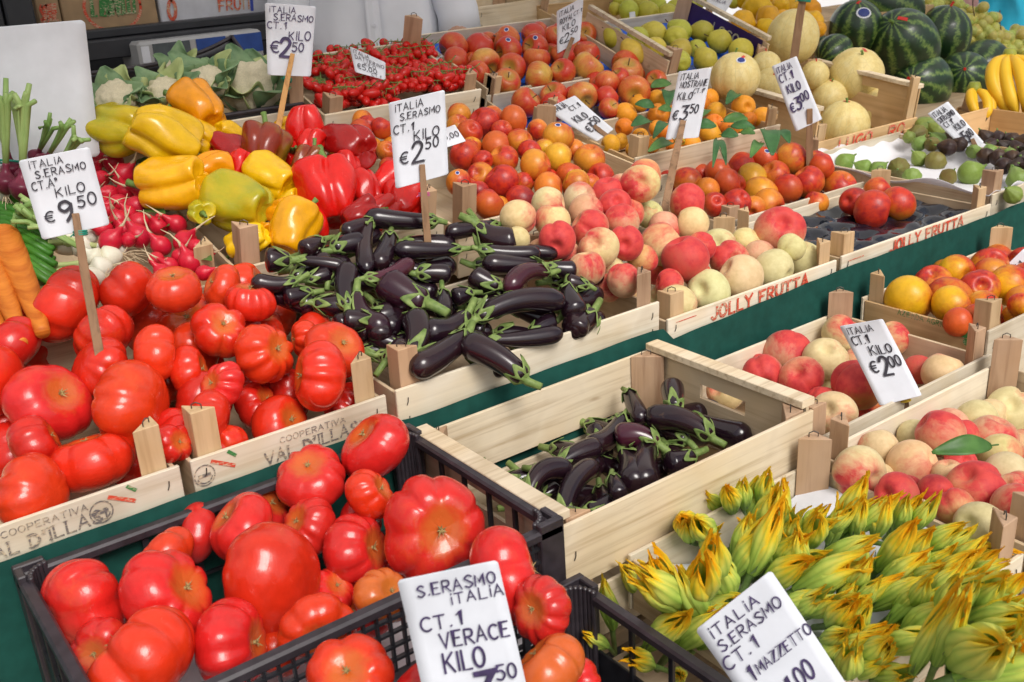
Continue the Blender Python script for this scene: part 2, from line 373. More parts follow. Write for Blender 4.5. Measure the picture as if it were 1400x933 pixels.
# ------------------------------------------------------------------ fruit bodies, all about one unit in radius, stem along +Z
def tomato_fn(seed):
    rg = random.Random(seed); n = rg.randint(6, 10); off = rg.random()*6.28
    cr = [off+2*math.pi*(i+rg.uniform(-.28, .28))/n for i in range(n)]; dep = [rg.uniform(.35, 1.25) for _ in cr]; wid = [rg.uniform(.09, .24) for _ in cr]
    ph = [rg.random()*6.28 for _ in range(4)]; A = rg.uniform(.17, .29)*(0.4 if seed == 3 else 1); asym = rg.uniform(.03, .1)
    def fn(U, V):
        g = np.zeros_like(U)
        for c, d, w in zip(cr, dep, wid):
            dv = np.abs((V-c+math.pi) % (2*math.pi)-math.pi); g = np.maximum(g, d*np.exp(-(dv/w)**1.5))
        w = np.sin(U)**.6*(.30+.80*np.exp(-(U/1.35)**2))
        R = (1-A*g*w)*(1+asym*np.sin(V+ph[0])*np.sin(U)+.045*np.sin(2*V+ph[1])*np.sin(U)+.025*np.sin(3*V+ph[2])*np.sin(U))
        z = .76*np.cos(U)-.27*np.exp(-(U/.42)**2)+.05*np.exp(-((math.pi-U)/.3)**2)+.05*np.sin(U)*np.sin(V+ph[3])
        s = np.sin(U)**.88
        return R*s*np.cos(V), R*s*np.sin(V), z*(1-.25*A*g*w)
    return fn
def peach_fn(seed, elong=1.0, groove=.15):
    rg = random.Random(seed+50); ph = [rg.random()*6.28 for _ in range(4)]; gr = groove*rg.uniform(.5, 1.3)
    def fn(U, V):
        dv = np.abs((V+math.pi) % (2*math.pi)-math.pi)
        R = 1-gr*np.exp(-(dv/.20)**1.3)*np.sin(U)**.5+.04*np.cos(2*V+ph[0])*np.sin(U)+.04*np.sin(V+ph[1]+U)*np.sin(U)
        z = elong*(.95*np.cos(U)-.34*np.exp(-(U/.30)**2)+.05*np.exp(-((math.pi-U)/.25)**2))
        return R*np.sin(U)*np.cos(V), R*np.sin(U)*np.sin(V), z
    return fn
def apple_fn(seed):
    rg = random.Random(seed+90); ph = rg.random()*6; a = rg.uniform(.0, .06)
    def fn(U, V):
        t = 1+.09*np.cos(U)+a*np.sin(V+ph)*np.sin(U)+.025*np.cos(5*V+ph)*np.clip(-np.cos(U), 0, 1)
        z = .93*np.cos(U)-.36*np.exp(-(U/.36)**2)+.20*np.exp(-((math.pi-U)/.32)**2)
        return t*np.sin(U)**.93*np.cos(V), t*np.sin(U)**.93*np.sin(V), z
    return fn
def pear_fn(seed):
    rg = random.Random(seed+130); ph = rg.random()*6; ln = rg.uniform(1.1, 1.3)
    def fn(U, V):
        t = 1-.34*np.clip(np.cos(U), 0, 1)**1.1+.03*np.sin(2*V+ph)
        z = ln*np.cos(U)-.14*np.exp(-(U/.22)**2)+.14*np.exp(-((math.pi-U)/.28)**2)
        return t*np.sin(U)*np.cos(V)+.07*np.clip(np.cos(U), 0, 1)**2, t*np.sin(U)*np.sin(V), z
    return fn
def lemon_fn(seed):
    rg = random.Random(seed+170); ph = [rg.random()*6 for _ in range(4)]
    def fn(U, V):
        b = 1+.03*np.sin(3*V+4*U+ph[0])+.03*np.sin(5*V-3*U+ph[1])+.025*np.sin(7*U+2*V+ph[2])
        z = 1.12*np.cos(U)+.16*np.exp(-(U/.28)**2)-.12*np.exp(-((math.pi-U)/.25)**2)
        return b*.93*np.sin(U)*np.cos(V), b*.93*np.sin(U)*np.sin(V), z
    return fn
def fig_fn(seed):
    rg = random.Random(seed+210); ph = rg.random()*6
    def fn(U, V):
        t = 1-.52*np.clip(np.cos(U), 0, 1)**1.0+.03*np.sin(9*V+ph)*np.sin(U)
        return t*np.sin(U)*np.cos(V)+.1*np.clip(np.cos(U), 0, 1)**2, t*np.sin(U)*np.sin(V), 1.15*np.cos(U)+.12*np.exp(-(U/.2)**2)
    return fn
def pepper_fn(seed):
    rg = random.Random(seed+250); n = 3 if seed % 3 == 0 else 4; ph = rg.random()*6; ln = rg.uniform(1.12, 1.4)
    amp = [rg.uniform(.10, .22) for _ in range(n)]; bx, by = rg.uniform(-.25, .25), rg.uniform(-.2, .2); tp = rg.uniform(.12, .3); p2 = rg.random()*6
    def fn(U, V):
        g = np.zeros_like(U)
        for i in range(n):
            c = ph+2*math.pi*(i+.15*math.sin(3*i+p2))/n; dv = np.abs((V-c+math.pi) % (2*math.pi)-math.pi); g = np.maximum(g, amp[i]*2.0*np.exp(-(dv/.24)**1.5))
        cu = np.cos(U); s = np.sin(U)**.62
        t = (1-g*(.5+.5*np.abs(cu)))*(1+tp*cu)*(1+.08*np.sin(2*V+p2+2*U)+.06*np.sin(3*V-3*U+ph)+.04*np.sin(5*U+V+p2)+.02*np.sin(7*V+5*U))
        z = ln*np.sign(cu)*np.abs(cu)**.85-.42*np.exp(-(U/.45)**2)+.34*np.exp(-((math.pi-U)/.42)**2)-.12*g*np.sign(cu)
        return t*s*np.cos(V)*.92+bx*(1-cu**2), t*s*np.sin(V)*.92+by*(1-cu**2), z
    return fn
def ball_fn(q=1.0, seg=0, depth=.02):
    def fn(U, V):
        t = 1-depth*np.abs(np.cos(seg*V/2))**8 if seg else 1.0+0*V
        return t*np.sin(U)*np.cos(V), t*np.sin(U)*np.sin(V), q*np.cos(U)
    return fn
def radish_fn(seed):
    def fn(U, V):
        z = np.cos(U)-.9*np.exp(-((math.pi-U)/.28)**2)
        return .98*np.sin(U)*np.cos(V), .98*np.sin(U)*np.sin(V), z
    return fn

def body_mesh(name, fn, mat, nu=26, nv=40):
    mb = MB(); mb.blob(fn, nu, nv); return mb.mesh(name, mat, True)
def star_scar(rad, z, n=6, seed=0, lift=.0, k=1.0):
    rg = random.Random(seed); mb = MB(); vs = [(0, 0, z+.02)]
    for i in range(2*n):
        r = rad*(rg.uniform(.8, 1.5) if i % 2 == 0 else rg.uniform(.25, .5)); a = math.pi*i/n+rg.uniform(-.1, .1)
        vs.append((r*math.cos(a), r*math.sin(a), z+lift*(r/rad)**2*k))
    mb.add(vs, [(0, 1+i, 1+(i+1) % (2*n)) for i in range(2*n)]); return mb
PROTO = {}
def protos(kind, n, fn, mat, part=None, nu=26, nv=40):
    PROTO[kind] = ([body_mesh(kind, fn(i), M[mat], nu, nv) for i in range(n)], part)
def tomato_part(i):
    mb = star_scar(.12, .545, 7, i, .07); mb.tube([(0, 0, .48), (.01, .01, .565)], [.05, .035], 6); return ('stem_scar', mb.mesh('stem_scar', M['scar']))
def apple_part(i):
    mb = MB(); mb.tube([(0, 0, .45), (.04, .02, .75), (.12, .05, 1.0)], [.045, .035, .05], 6); return ('stem', mb.mesh('apple_stem', M['brownstem'], True))
def pear_part(i):
    mb = MB(); mb.tube([(.07, 0, .95), (.09, .02, 1.25), (.18, .05, 1.5)], [.05, .04, .055], 6); return ('stem', mb.mesh('pear_stem', M['brownstem'], True))
def pepper_part(i):
    mb = MB(); mb.tube([(0, 0, .85), (.03, .02, 1.15), (.12, .08, 1.45), (.2, .1, 1.62)], [.26, .12, .10, .13], 8)
    return ('stem', mb.mesh('pepper_stem', M['stemgreen'], True))
def fig_part(i):
    mb = MB(); mb.tube([(.1, 0, 1.15), (.16, .02, 1.42)], [.12, .08], 6); return ('stem', mb.mesh('fig_stem', M['stemgreen'], True))
protos('tomato', 10, tomato_fn, 'tomato', tomato_part, 30, 64)
protos('peach', 6, lambda i: peach_fn(i), 'peach')
protos('nectarine', 6, lambda i: peach_fn(i+9, 1.0, .05), 'nectarine')
protos('apricot', 4, lambda i: peach_fn(i+21, 1.0, .06), 'apricot')
protos('apple', 5, apple_fn, 'apple', apple_part)
protos('pear', 4, pear_fn, 'pear', pear_part)
protos('lemon', 4, lemon_fn, 'lemon')
protos('fig', 4, fig_fn, 'fig', fig_part)
protos('bell_pepper', 7, pepper_fn, 'pepper', pepper_part, 34, 60)
PARTS = {}
def part_mesh(kind, i):
    if (kind, i) not in PARTS: PARTS[(kind, i)] = PROTO[kind][1](i)
    return PARTS[(kind, i)]
FR = CR[:, 0]; FU = CR[:, 1]; FB = CR[:, 2]     # camera right, up, back (towards the viewer) in the place
def frame(axis, roll):
    """rotation matrix taking +Z to axis, spun by roll about it"""
    z = Vector(axis).normalized(); q = z.to_track_quat('Z', 'Y'); return q.to_matrix().to_4x4() @ Matrix.Rotation(roll, 4, 'Z')
def put_fruit(kind, name, p, rad, axis, col, alpha, rg, var=None, scale=(1, 1, 1), part=True):
    ms = PROTO[kind][0]; i = rg.randrange(len(ms)) if var is None else var % len(ms)
    o = mobj(name, ms[i]); o.matrix_world = Matrix.Translation(Vector(p)) @ frame(axis, rg.random()*6.28) @ Matrix.Diagonal((rad*scale[0], rad*scale[1], rad*scale[2], 1))
    o.color = (*col, alpha)
    if part and PROTO[kind][1]:
        nm, me = part_mesh(kind, i); mobj(nm, me, o)
    return o

# ------------------------------------------------------------------ labels by row and order
ORD = 'zeroth first second third fourth fifth sixth seventh eighth ninth tenth eleventh twelfth thirteenth fourteenth fifteenth sixteenth seventeenth eighteenth'.split()
def row_labels(items, kind, place, gap=.6):
    """items: list of dicts o, px, py, w, adj. Rows are counted from the front of the pile, order from the left."""
    it = sorted(items, key=lambda d: -d['py']); rows = []
    for d in it:
        if rows and abs(rows[-1][0]['py0']-d['py']) < gap*d['w']: rows[-1].append(d)
        else: d['py0'] = d['py']; rows.append([d])
        d.setdefault('py0', d['py'])
    for r, row in enumerate(rows):
        row.sort(key=lambda d: d['px'])
        for k, d in enumerate(row):
            rw = 'front row' if r == 0 else ('back row' if r == len(rows)-1 and r > 1 else f'{ORD[r+1]} row')
            who = f"{d['adj']} {kind}"
            if len(row) == 1: lab = f"{who} alone in the {rw} of {place}"
            elif k == 0: lab = f"{who} leftmost in the {rw}, {place}"
            elif k == len(row)-1: lab = f"{who} rightmost in the {rw}, {place}"
            else: lab = f"{who}, {ORD[k+1]} from left in {rw}, {place}"
            d['o']['label'] = lab
def Zc(o, s):
    return lambda lst: [((o[0]+t[0]/s), (o[1]+t[1]/s), t[2]/s, *t[3:]) for t in lst]
OBST = []
def heap_normal(fruits, p0, off, tilt0, yb, mound=None):
    """the slope of a heap: it climbs from the crate's front edge so that its last fruit still lies inside the crate's back"""
    def far(t):
        n = np.array((0, -math.sin(t), math.cos(t)))
        return max(onplane(f[0], f[1], np.array(p0)+n*off, n)[1] for f in fruits if f[2] > 0)
    lo, hi = tilt0, R_(58)
    if far(lo) <= yb: return np.array((0, -math.sin(lo), math.cos(lo)))
    for _ in range(40):
        m = (lo+hi)/2
        if far(m) > yb: lo = m
        else: hi = m
    return np.array((0, -math.sin(hi), math.cos(hi)))
def pile(kind, name, cat, group, place, fruits, p0, n, off, style, seed=0, mound=None, minlow=.0, relax=60, tight=.92, yb=None, fill=0, grow_small=True, small_to=.78, ymin=None, fill_to=.85, small_thr=.72):
    """fruits: (px, py, width px, [colour key]) -> real spheres on the heap's slope through p0, pushed apart along the sight lines"""
    rg = random.Random(seed); n = np.array(n, float); pts = []; rad = []; rays = []
    if yb: n = heap_normal(fruits, p0, off, math.atan2(-n[1], n[2]), yb)
    med = float(np.median([f[2] for f in fruits])); prio = []
    for f in fruits:
        q = onplane(f[0], f[1], np.array(p0)+n*off, n)
        d = np.linalg.norm(q-CO); rr = ray(f[0], f[1]); rr = rr/np.linalg.norm(rr); w = f[2]; small = w < small_thr*med
        if small and grow_small: w = max(w, small_to*med); d += .035
        rays.append(rr); pts.append(d); rad.append(w/2/F_PX); prio.append(d-.0006*f[1]+(.2 if small else 0)-.0006*f[2])
    fr = [tuple(f) for f in fruits]; nvis = len(fr); obst = [o for o in OBST if abs(o[1]-float(p0[1])) < .12 and abs(o[2]-float(p0[2])) < .16]
    D = np.array(pts); D0 = D.copy(); rays = np.array(rays); rad = np.array(rad)
    def relaxed(D, n_it):
        for it in range(n_it):
            if it > n_it//3:
                for i in range(len(D)):
                    for _ in range(30):
                        q = CO+rays[i]*D[i]; r_ = rad[i]*D[i]; hit = False
                        if ymin is not None:
                            dy = q[1]-ymin-.004; dz = q[2]-float(p0[2]); hit = (dy < .97*r_) if dz <= 0 else (math.hypot(dy, dz) < .97*r_ or dy < 0 and dz < r_)
                        if not hit:
                            for (ox, oy, oz) in obst:
                                if q[2]-.8*r_ < oz and math.hypot(q[0]-ox, q[1]-oy) < .92*r_+.012: hit = True; break
                        if not hit: break
                        D[i] += .004
            P = CO+rays*D[:, None]
            for i in range(len(D)):
                for j in range(i+1, len(D)):
                    v = P[i]-P[j]; dist = np.linalg.norm(v); need = tight*(rad[i]*D[i]+rad[j]*D[j])
                    if dist < need:
                        k = .35*(need-dist)
                        if prio[i] > prio[j]: D[i] += k; D[j] -= k*.12
                        else: D[j] += k; D[i] -= k*.12
            D += (D0-D)*.02
        return D
    D = relaxed(D, relax)
    if fill:
        xs = [f[0] for f in fr]; ys = [f[1] for f in fr]; tries = 0; P = [CO+r*d for r, d in zip(rays, D)]; PR = [a*d for a, d in zip(rad, D)]; er = []; ed = []; ea = []
        while len(er) < fill and tries < fill*60:
            tries += 1; i = rg.randrange(nvis); j = rg.randrange(nvis); a, b = fr[i], fr[j]
            if abs(a[0]-b[0])+abs(a[1]-b[1]) > 3.0*med: continue
            x, y = (a[0]+b[0])/2+rg.uniform(-.3, .3)*med, (a[1]+b[1])/2+rg.uniform(-.2, .3)*med
            r = ray(x, y); r = r/np.linalg.norm(r); w = med*fill_to; q = onplane(x, y, np.array(p0)+n*off, n); d = np.linalg.norm(q-CO)*(1+med/F_PX*rg.uniform(.75, 1.2)*(.6+.5*fill_to)); pp = CO+r*d; rr = w/2/F_PX*d
            if all(np.linalg.norm(pp-q2) > .84*(rr+r2) for q2, r2 in zip(P, PR)):
                P.append(pp); PR.append(rr); er.append(r); ed.append(d); ea.append(w/2/F_PX); fr.append((x, y, w))
        if er: rays = np.vstack([rays, er]); D = np.concatenate([D, ed]); rad = np.concatenate([rad, ea])
    items = []; out = []
    for i, (f, d, rr, ra) in enumerate(zip(fr, D, rays, rad)):
        p = CO+rr*d; key = f[3] if len(f) > 3 and isinstance(f[3], str) else style['default']
        if isinstance(key, (list, tuple)): key = rg.choice(key)
        adj, col, al, var = style[key]
        col = tuple(max(0, c*rg.uniform(.9, 1.1)) for c in col)
        ax = Vector(FR*f[4][0]+FU*f[4][1]+FB*f[4][2]) if len(f) > 4 else style.get('axis', lambda rg, f: Vector((rg.uniform(-.6, .6), rg.uniform(-.6, .6), 1)))(rg, f)
        sc = style.get('scale', lambda rg, f: (1, 1, 1))(rg, f)
        o = put_fruit(kind, name, p, ra*d*style.get('grow', 1.0), ax, col, max(0, min(1, al+rg.uniform(-.08, .08))), rg, None if var is None else var, sc)
        tag(o, None, cat, group); out.append(o)
        if i >= nvis: o['label'] = f"{kind.replace('_', ' ')} wedged half hidden under the top layer, {place}"; o['group'] = group+', lower layer'
        else: items.append(dict(o=o, px=f[0], py=f[1], w=med, adj=adj))
    row_labels(items, kind.replace('_', ' '), place)
    return out
def fruit_sticker(o, rad, direction, cat='sticker'):
    """a small round maker's sticker lying on the skin, child of its fruit"""
    d = Vector(direction).normalized(); inv = o.matrix_world.inverted().to_3x3(); loc = (inv @ d).normalized()
    from mathutils.bvhtree import BVHTree
    bv = BVHTree.FromPolygons([v.co for v in o.data.vertices], [tuple(f.vertices) for f in o.data.polygons])
    p, nn, _, _ = bv.ray_cast(loc*3, -loc)
    if p is None: return
    mb = MB(); k = 14; R = frame(nn, 0).to_3x3()
    for (r, mt, nm, lift) in ((rad, 'sticker', 'sticker', .012), (rad*.78, 'stickerblue', 'sticker_print', .020)):
        mb = MB(); vs = [tuple(p+nn*lift)]
        for i in range(k):
            a = 2*math.pi*i/k; q = p+R @ Vector((r*math.cos(a), r*.8*math.sin(a), 0))
            p2, n2, _, _ = bv.ray_cast(q+nn*.4, -nn); q = (p2 if p2 else q)+nn*lift; vs.append(tuple(q))
        mb.add(vs, [(0, 1+i, 1+(i+1) % k) for i in range(k)])
        c = mb.obj(nm, M[mt], o if nm == 'sticker' else last); last = c
# ------------------------------------------------------------------ the setting: pavement, van wall, stall, cloth
def slab(name, a, b, mat, label=None, cat=None, kind=None, bevel=0):
    mb = MB(); mb.box(a, b); o = mb.obj(name, mat, None, False, bevel); tag(o, label, cat, None, kind); return o
M['pave'] = plain('pavement_stone', (.24, .22, .20), .8, .25, 3, bmp=.3)
M['cloth'] = plain('green_cloth', (.010, .070, .055), .8, .18, 40, bmp=.12, spec=.2)
M['shelfwood'] = wood('shelf_wood', (.42, .32, .21), (.30, .22, .14))
mb = MB(); mb.add([(-60, -60, 0), (60, -60, 0), (60, 60, 0), (-60, 60, 0)], [(0, 1, 2, 3)]); tag(mb.obj('pavement', M['pave']), None, None, None, 'structure')

# stepped stall table: each tier is a board on trestle legs
st = empty('stall_table', (0, 0, 0)); tag(st, 'stepped wooden market stall table that carries all the crates', 'stall table')
def tier(x0, x1, y0, y1, z0, z1):
    mb = MB(); t = .02
    mb.add([(x0,y0,z0-t),(x1,y0,z0-t),(x1,y1,z1-t),(x0,y1,z1-t),(x0,y0,z0),(x1,y0,z0),(x1,y1,z1),(x0,y1,z1)],
           [(0,3,2,1),(4,5,6,7),(0,1,5,4),(1,2,6,5),(2,3,7,6),(3,0,4,7)]); mb.obj('shelf', M['shelfwood'], st)
    for x in np.linspace(x0+.1, x1-.1, 4):
        for y in (y0+.05, y1-.05):
            mb = MB(); zt = z0+(z1-z0)*(y-y0)/(y1-y0)-t; mb.box((x-.02, y-.02, 0), (x+.02, y+.02, zt)); mb.obj('leg', M['shelfwood'], st)
tier(-.5, 3.4, .86, 1.215, .628, .630)
tier(-.5, 3.4, .10, .855, .34, .600)
tier(-.6, 2.24, 1.235, 1.60, .745, .755)
tier(2.26, 4.6, 1.235, 1.82, .745, .765)
tier(-.7, 2.24, 1.62, 2.06, .84, .88)
tier(-.8, 2.55, 2.08, 2.9, .96, 1.16)
tier(2.26, 4.6, 1.83, 3.2, .775, .80)

# green cloth hanging over the front of the upper tier
mb = MB(); xs = np.linspace(-.5, 3.4, 160); zs = np.linspace(0, 1, 14); P = []
topline = [(-.5, .846), (.30, .845), (.65, .844), (.68, .840), (1.19, .842), (1.215, .813), (1.69, .829), (1.72, .829), (2.25, .828), (2.3, .832), (3.4, .832)]
for v in zs:
    row = []
    for x in xs:
        zt = np.interp(x, [a for a, _ in topline], [b for _, b in topline]); z = zt*(1-v)+.28*v
        y = 1.226+.006*math.sin(x*9+1)*min(1, v*4)+.006*math.sin(x*23+2*v)*min(1, v*3)+.003*math.sin(x*57+3*v)*min(1, v*5)-.016*v-.004*min(1, v*4)+.0012*math.sin(x*41+z*30)
        row.append((x, y, z))
    P.append(row)
mb.grid(P); mb.grid([[(x, y+.002, z) for x, y, z in reversed(r)] for r in P])
tag(mb.obj('stall_cloth', M['cloth'], None, True), 'plain dark green cloth hanging down the front of the upper tier', 'cloth')

# ------------------------------------------------------------------ crates
CRATE = {}
def wood_crate(key, label, fl, width, depth, height, tilt=0, yaw=0, name='wooden_crate', group='slatted wooden fruit crates', front=None, mats=('board', 'boardside', 'post'),
               post=.04, fh=None, side_drop=.006, slats=1, posts=(1, 1, 1, 1), post_w=.034, base=True, t=.006, side_over=0.0, back_over=0.0, rails=None, handle=False, proud=.001):
    """fl = top front left corner; local X along the front, Y to the back, Z up; Z = 0 at the front board's top edge"""
    r = empty(name, fl, (R_(tilt), 0, R_(yaw))); tag(r, label, 'crate', group)
    W, D, H = width, depth, height; fb, sb, pm = (M[k] for k in mats)
    def boards(nm, mat, x0, x1, y0, y1, top):
        sh = H/slats; g = .016 if slats > 1 else 0
        for i in range(slats):
            mb = MB(); z1 = top-i*sh-(g if i else 0); z0 = -H if i == slats-1 else top-(i+1)*sh
            mb.box((x0, y0, z0), (x1, y1, z1)); b = mb.obj(nm, mat, r, False, .0012)
            if i == 0: first = b
        return first
    f = boards('front_board', fb, 0, W, 0, t, 0)
    boards('back_board', fb, 0, W, D-t, D, back_over)
    for x0 in (.0015, W-t-.0015):
        if handle:
            # end board with an oblong hand hole, closed above by a rail
            mb = MB(); y0, y1 = t+.002, D-t-.002; zt, zb = side_over, -.62*H; c0, c1 = D*.36, D*.64; h0, h1 = zt-.030, zt-.055
            mb.box((x0, y0, zb), (x0+t, y1, h1)); mb.box((x0, y0, h0), (x0+t, y1, zt)); mb.box((x0, y0, h1), (x0+t, c0, h0)); mb.box((x0, c1, h1), (x0+t, y1, h0))
            mb.obj('side_board', sb, r)
            mb = MB(); mb.box((x0-.010, y0-.001, zt), (x0+t+.012, y1+.001, zt+.012)); mb.obj('top_rail', M['board'], r, False, .001)
            mb = MB(); mb.box((x0, y0, -H), (x0+t, y1, -.70*H)); mb.obj('side_board', sb, r)
        else:
            mb = MB(); mb.box((x0, t+.002, -H+.002), (x0+t, D-t-.002, side_over-side_drop)); mb.obj('side_board', sb, r, False, .0008)
    if base:
        mb = MB(); mb.box((t, t, -H+.004), (W-t, D-t, -H+.010)); mb.obj('base_board', sb, r)
    pw = post_w
    for i, (cx, cy, sx, sy) in enumerate(((t+.002, t+.002, 1, 1), (W-t-.002, t+.002, -1, 1), (W-t-.002, D-t-.002, -1, -1), (t+.002, D-t-.002, 1, -1))):
        if not posts[i]: continue
        cx += sx*t*.9
        pts = [(cx, cy), (cx+sx*pw, cy), (cx, cy+sy*pw)]
        if sx*sy < 0: pts = pts[::-1]
        ph = post if posts[i] == 1 else posts[i]
        c_, s_ = math.cos(R_(tilt)), math.sin(R_(tilt)); OBST.append((fl[0]+cx+sx*.012, fl[1]+(cy+sy*.012)*c_-ph*s_, fl[2]+(cy+sy*.012)*s_+ph*c_))
        mb = MB(); mb.prism(pts, -H+.012, ph); o = mb.obj('corner_post', pm, r, False, .001)
        mb = MB(); a = Vector((cx+sx*pw*.22, cy+sy*pw*.42, ph)); b = Vector((cx+sx*pw*.52, cy+sy*pw*.18, ph))
        mb.tube([a, a+Vector((0, 0, .006)), (a+b)/2+Vector((0, 0, .009)), b+Vector((0, 0, .006)), b], .0009, 5); mb.obj('staple', M['wire'], o)
    for x in (.018, W-.018):
        for z in (-.25*H, -.6*H): mb = MB(); mb.tube([(x-.002, -.0012, z-.006), (x, -.0022, z), (x+.001, -.0012, z+.006)], .0008, 4); mb.obj('staple', M['wire'], f)
    CRATE[key] = dict(o=r, W=W, D=D, H=H, f=f, tilt=tilt, n=np.array((0, -math.sin(R_(tilt)), math.cos(R_(tilt)))), p=np.array(fl, float))
    if yaw:
        c, s = math.cos(R_(yaw)), math.sin(R_(yaw)); nn = CRATE[key]['n']; CRATE[key]['n'] = np.array((c*nn[0]-s*nn[1], s*nn[0]+c*nn[1], nn[2]))
    return CRATE[key]
def print_front(c, text, x, z, h, w, mat, stroke=.2, serif=True, name='lettering', face='front', rise=0.0, slant=0.0):
    mb = MB(); t = c.get('t', .006)
    if face == 'front': put = lambda u, v, l: (u, -.0009-.00006*l, v)
    elif face == 'left': put = lambda u, v, l: (.0015-.0009-.00006*l, c['D']-u, v)
    elif face == 'right_in': put = lambda u, v, l: (c['W']-.0015-.006-.0009-.00006*l, c['D']-u, v)
    write(mb, text, x, z, h, w, put, stroke, slant, .012, serif, rise=rise); return mb.obj(name, mat, c['f'])
# ------------------------------------------------------------------ the crates, front tier first
PALE = ('boardpale', 'boardside', 'post')
c = wood_crate('T1', 'pale wooden tomato crate in the left corner of the upper tier, cut by the frame', (.03, 1.237, .885), .305, .34, .088, 2, mats=('boardpale', 'boardside', 'postpale'), post=.062, posts=(1, 1, 0, 0))
print_front(c, 'COOPERATIVA', .085, -.016, .0085, .10, M['grey_print'], .13); print_front(c, "VAL D'ILLASI", .055, -.039, .017, .15, M['grey_print'], .17)
def cross_mark(c, x):
    mb = MB(); put = lambda u, v, l: (u, -.0009-.00006*l, v)
    LAY[0] = 3; ribbon(mb, [(x+.002, -.004), (x+.010, -.012)], .006, 3, put); mb.obj('printed_mark', M['green_print'], c['f'])
    mb = MB(); ribbon(mb, [(x-.022, -.010), (x+.006, -.026)], .007, 5, put); mb.obj('printed_mark', M['red_print'], c['f'])
    mb = MB(); ribbon(mb, _arc(x-.035, -.026, .014, .015, 30, 390, 20), .0016, 7, put); ribbon(mb, [(x-.042, -.026), (x-.028, -.026)], .006, 8, put)
    ribbon(mb, _arc(x-.035, -.026, .0105, .0115, 200, 340, 10), .002, 9, put); mb.obj('printed_mark', M['grey_print'], c['f'])
cross_mark(c, .235)
c = wood_crate('T2', 'pale wooden tomato crate between the corner tomato crate and the aubergines', (.35, 1.238, .885), .295, .34, .088, 2, mats=('boardpale', 'boardside', 'postpale'), post=.062, posts=(1, 1, .05, 0))
print_front(c, 'COOPERATIVA', .125, -.018, .0085, .10, M['grey_print'], .13); print_front(c, "VAL D'ILLASI", .100, -.041, .017, .15, M['grey_print'], .17)
cross_mark(c, .05)
c = wood_crate('EG', 'long pale wooden crate heaped with dark aubergines on the upper tier', (.663, 1.24, .885), .535, .33, .088, 2, mats=PALE, post=.058, posts=(1, 1, 1, .055))
c = wood_crate('J1', 'peach crate with red lettering beside the heaped aubergine crate', (1.215, 1.237, .847), .472, .30, .08, 1, mats=('boardpale', 'boardside', 'postpale'), post=.042, group='crates with red lettering')
print_front(c, 'JOLLY FRUTTA', .11, -.030, .023, .27, M['red_print'], .26)
mb = MB(); ribbon(mb, [(.02, -.010), (.07, -.010)], .002, 1, lambda u, v, l: (u, -.001, v)); mb.obj('printed_mark', M['red_print'], c['f'])
c = wood_crate('J2', 'nearly empty crate with red lettering and black fruit tray showing', (1.705, 1.238, .85), .545, .30, .08, 1, mats=('boardpale', 'boardside', 'postpale'), post=.042, group='crates with red lettering')
print_front(c, 'JOLLY FRUTTA', .16, -.027, .022, .27, M['red_print'], .26)
mb = MB(); ribbon(mb, [(.02, -.014), (.07, -.014)], .002, 1, lambda u, v, l: (u, -.001, v)); mb.obj('printed_mark', M['red_print'], c['f'])
c = wood_crate('FG', 'white paper lined wooden crate with a few green figs', (2.275, 1.25, .865), .44, .55, .09, 2, mats=PALE, post=.05, posts=(1, 1, 0, 1))
c = wood_crate('BF', 'crate of green and brown figs at the right end of the upper tier', (2.735, 1.25, .868), .47, .55, .09, 2, mats=('kraft', 'kraftside', 'postpale'), post=.05, posts=(1, 0, 0, 0))
print_front(c, 'FRUTTA', .05, -.035, .022, .15, M['red_print'], .22)
c = wood_crate('NT', 'crate of red peaches with black tray behind the nearly empty crate', (1.715, 1.555, .862), .50, .23, .08, 4, mats=('boardpale', 'boardside', 'post'), post=.03, posts=(1, 0, 1, 0))
# second tier
c = wood_crate('VG', 'wooden crate of radishes, onions and carrots at the left edge', (.0, 1.64, .985), .580, .44, .11, 13, post=.07, posts=(0, 1, 0, 0), mats=('board', 'boardside', 'postpale'))
c = wood_crate('PP', 'wooden crate of yellow and red bell peppers behind the aubergines', (.602, 1.64, 1.0), .42, .44, .11, 13, post=.07, mats=('board', 'boardside', 'post'), posts=(1, .06, 0, 0))
c = wood_crate('NE', 'wooden crate of red nectarines behind the peaches and left of the apricots', (1.04, 1.62, .985), .555, .42, .11, 9, post=.075, mats=('board', 'boardside', 'post'), posts=(1, 0, .06, 0), group='slatted wooden fruit crates')
c = wood_crate('AP', 'wooden crate of apricots with green leaves on the second tier', (1.652, 1.785, .990), .515, .36, .115, 10, post=.045, mats=('board', 'kraftside', 'postpale'), posts=(1, 1, 0, .05))
mb = MB()
for (u, v) in ((.285, -.050), (.262, -.062), (.30, -.070), (.335, -.066)):
    a = _arc(u, v, .010, .011, 0, 360, 12); mb.add([(-.001, c['D']-x, z) for x, z in a[:-1]], [tuple(range(12))])
mb.obj('printed_cherries', M['red_print'], c['f'])
mb = MB()
for (u, v) in ((.325, -.045), (.27, -.045)):
    a = _arc(u, v, .014, .006, 0, 360, 10); mb.add([(-.0012, c['D']-x, z) for x, z in a[:-1]], [tuple(range(10))])
mb.obj('printed_leaves', M['green_print'], c['f'])
print_front(c, 'AGRICOLA', .13, -.04, .016, .10, M['green_print'], .16, face='left')
c = wood_crate('ML', 'tan wooden crate of pale yellow melons with red lettering', (2.335, 1.80, .912), .47, .40, .10, 8, post=.045, mats=('kraft', 'kraftside', 'postpale'), posts=(1, .12, .10, 0), side_over=.085, handle=True)
print_front(c, 'LUGO', .10, -.036, .030, .15, M['red_print'], .24, False); print_front(c, 'RO', .33, -.036, .030, .08, M['red_print'], .24, False)
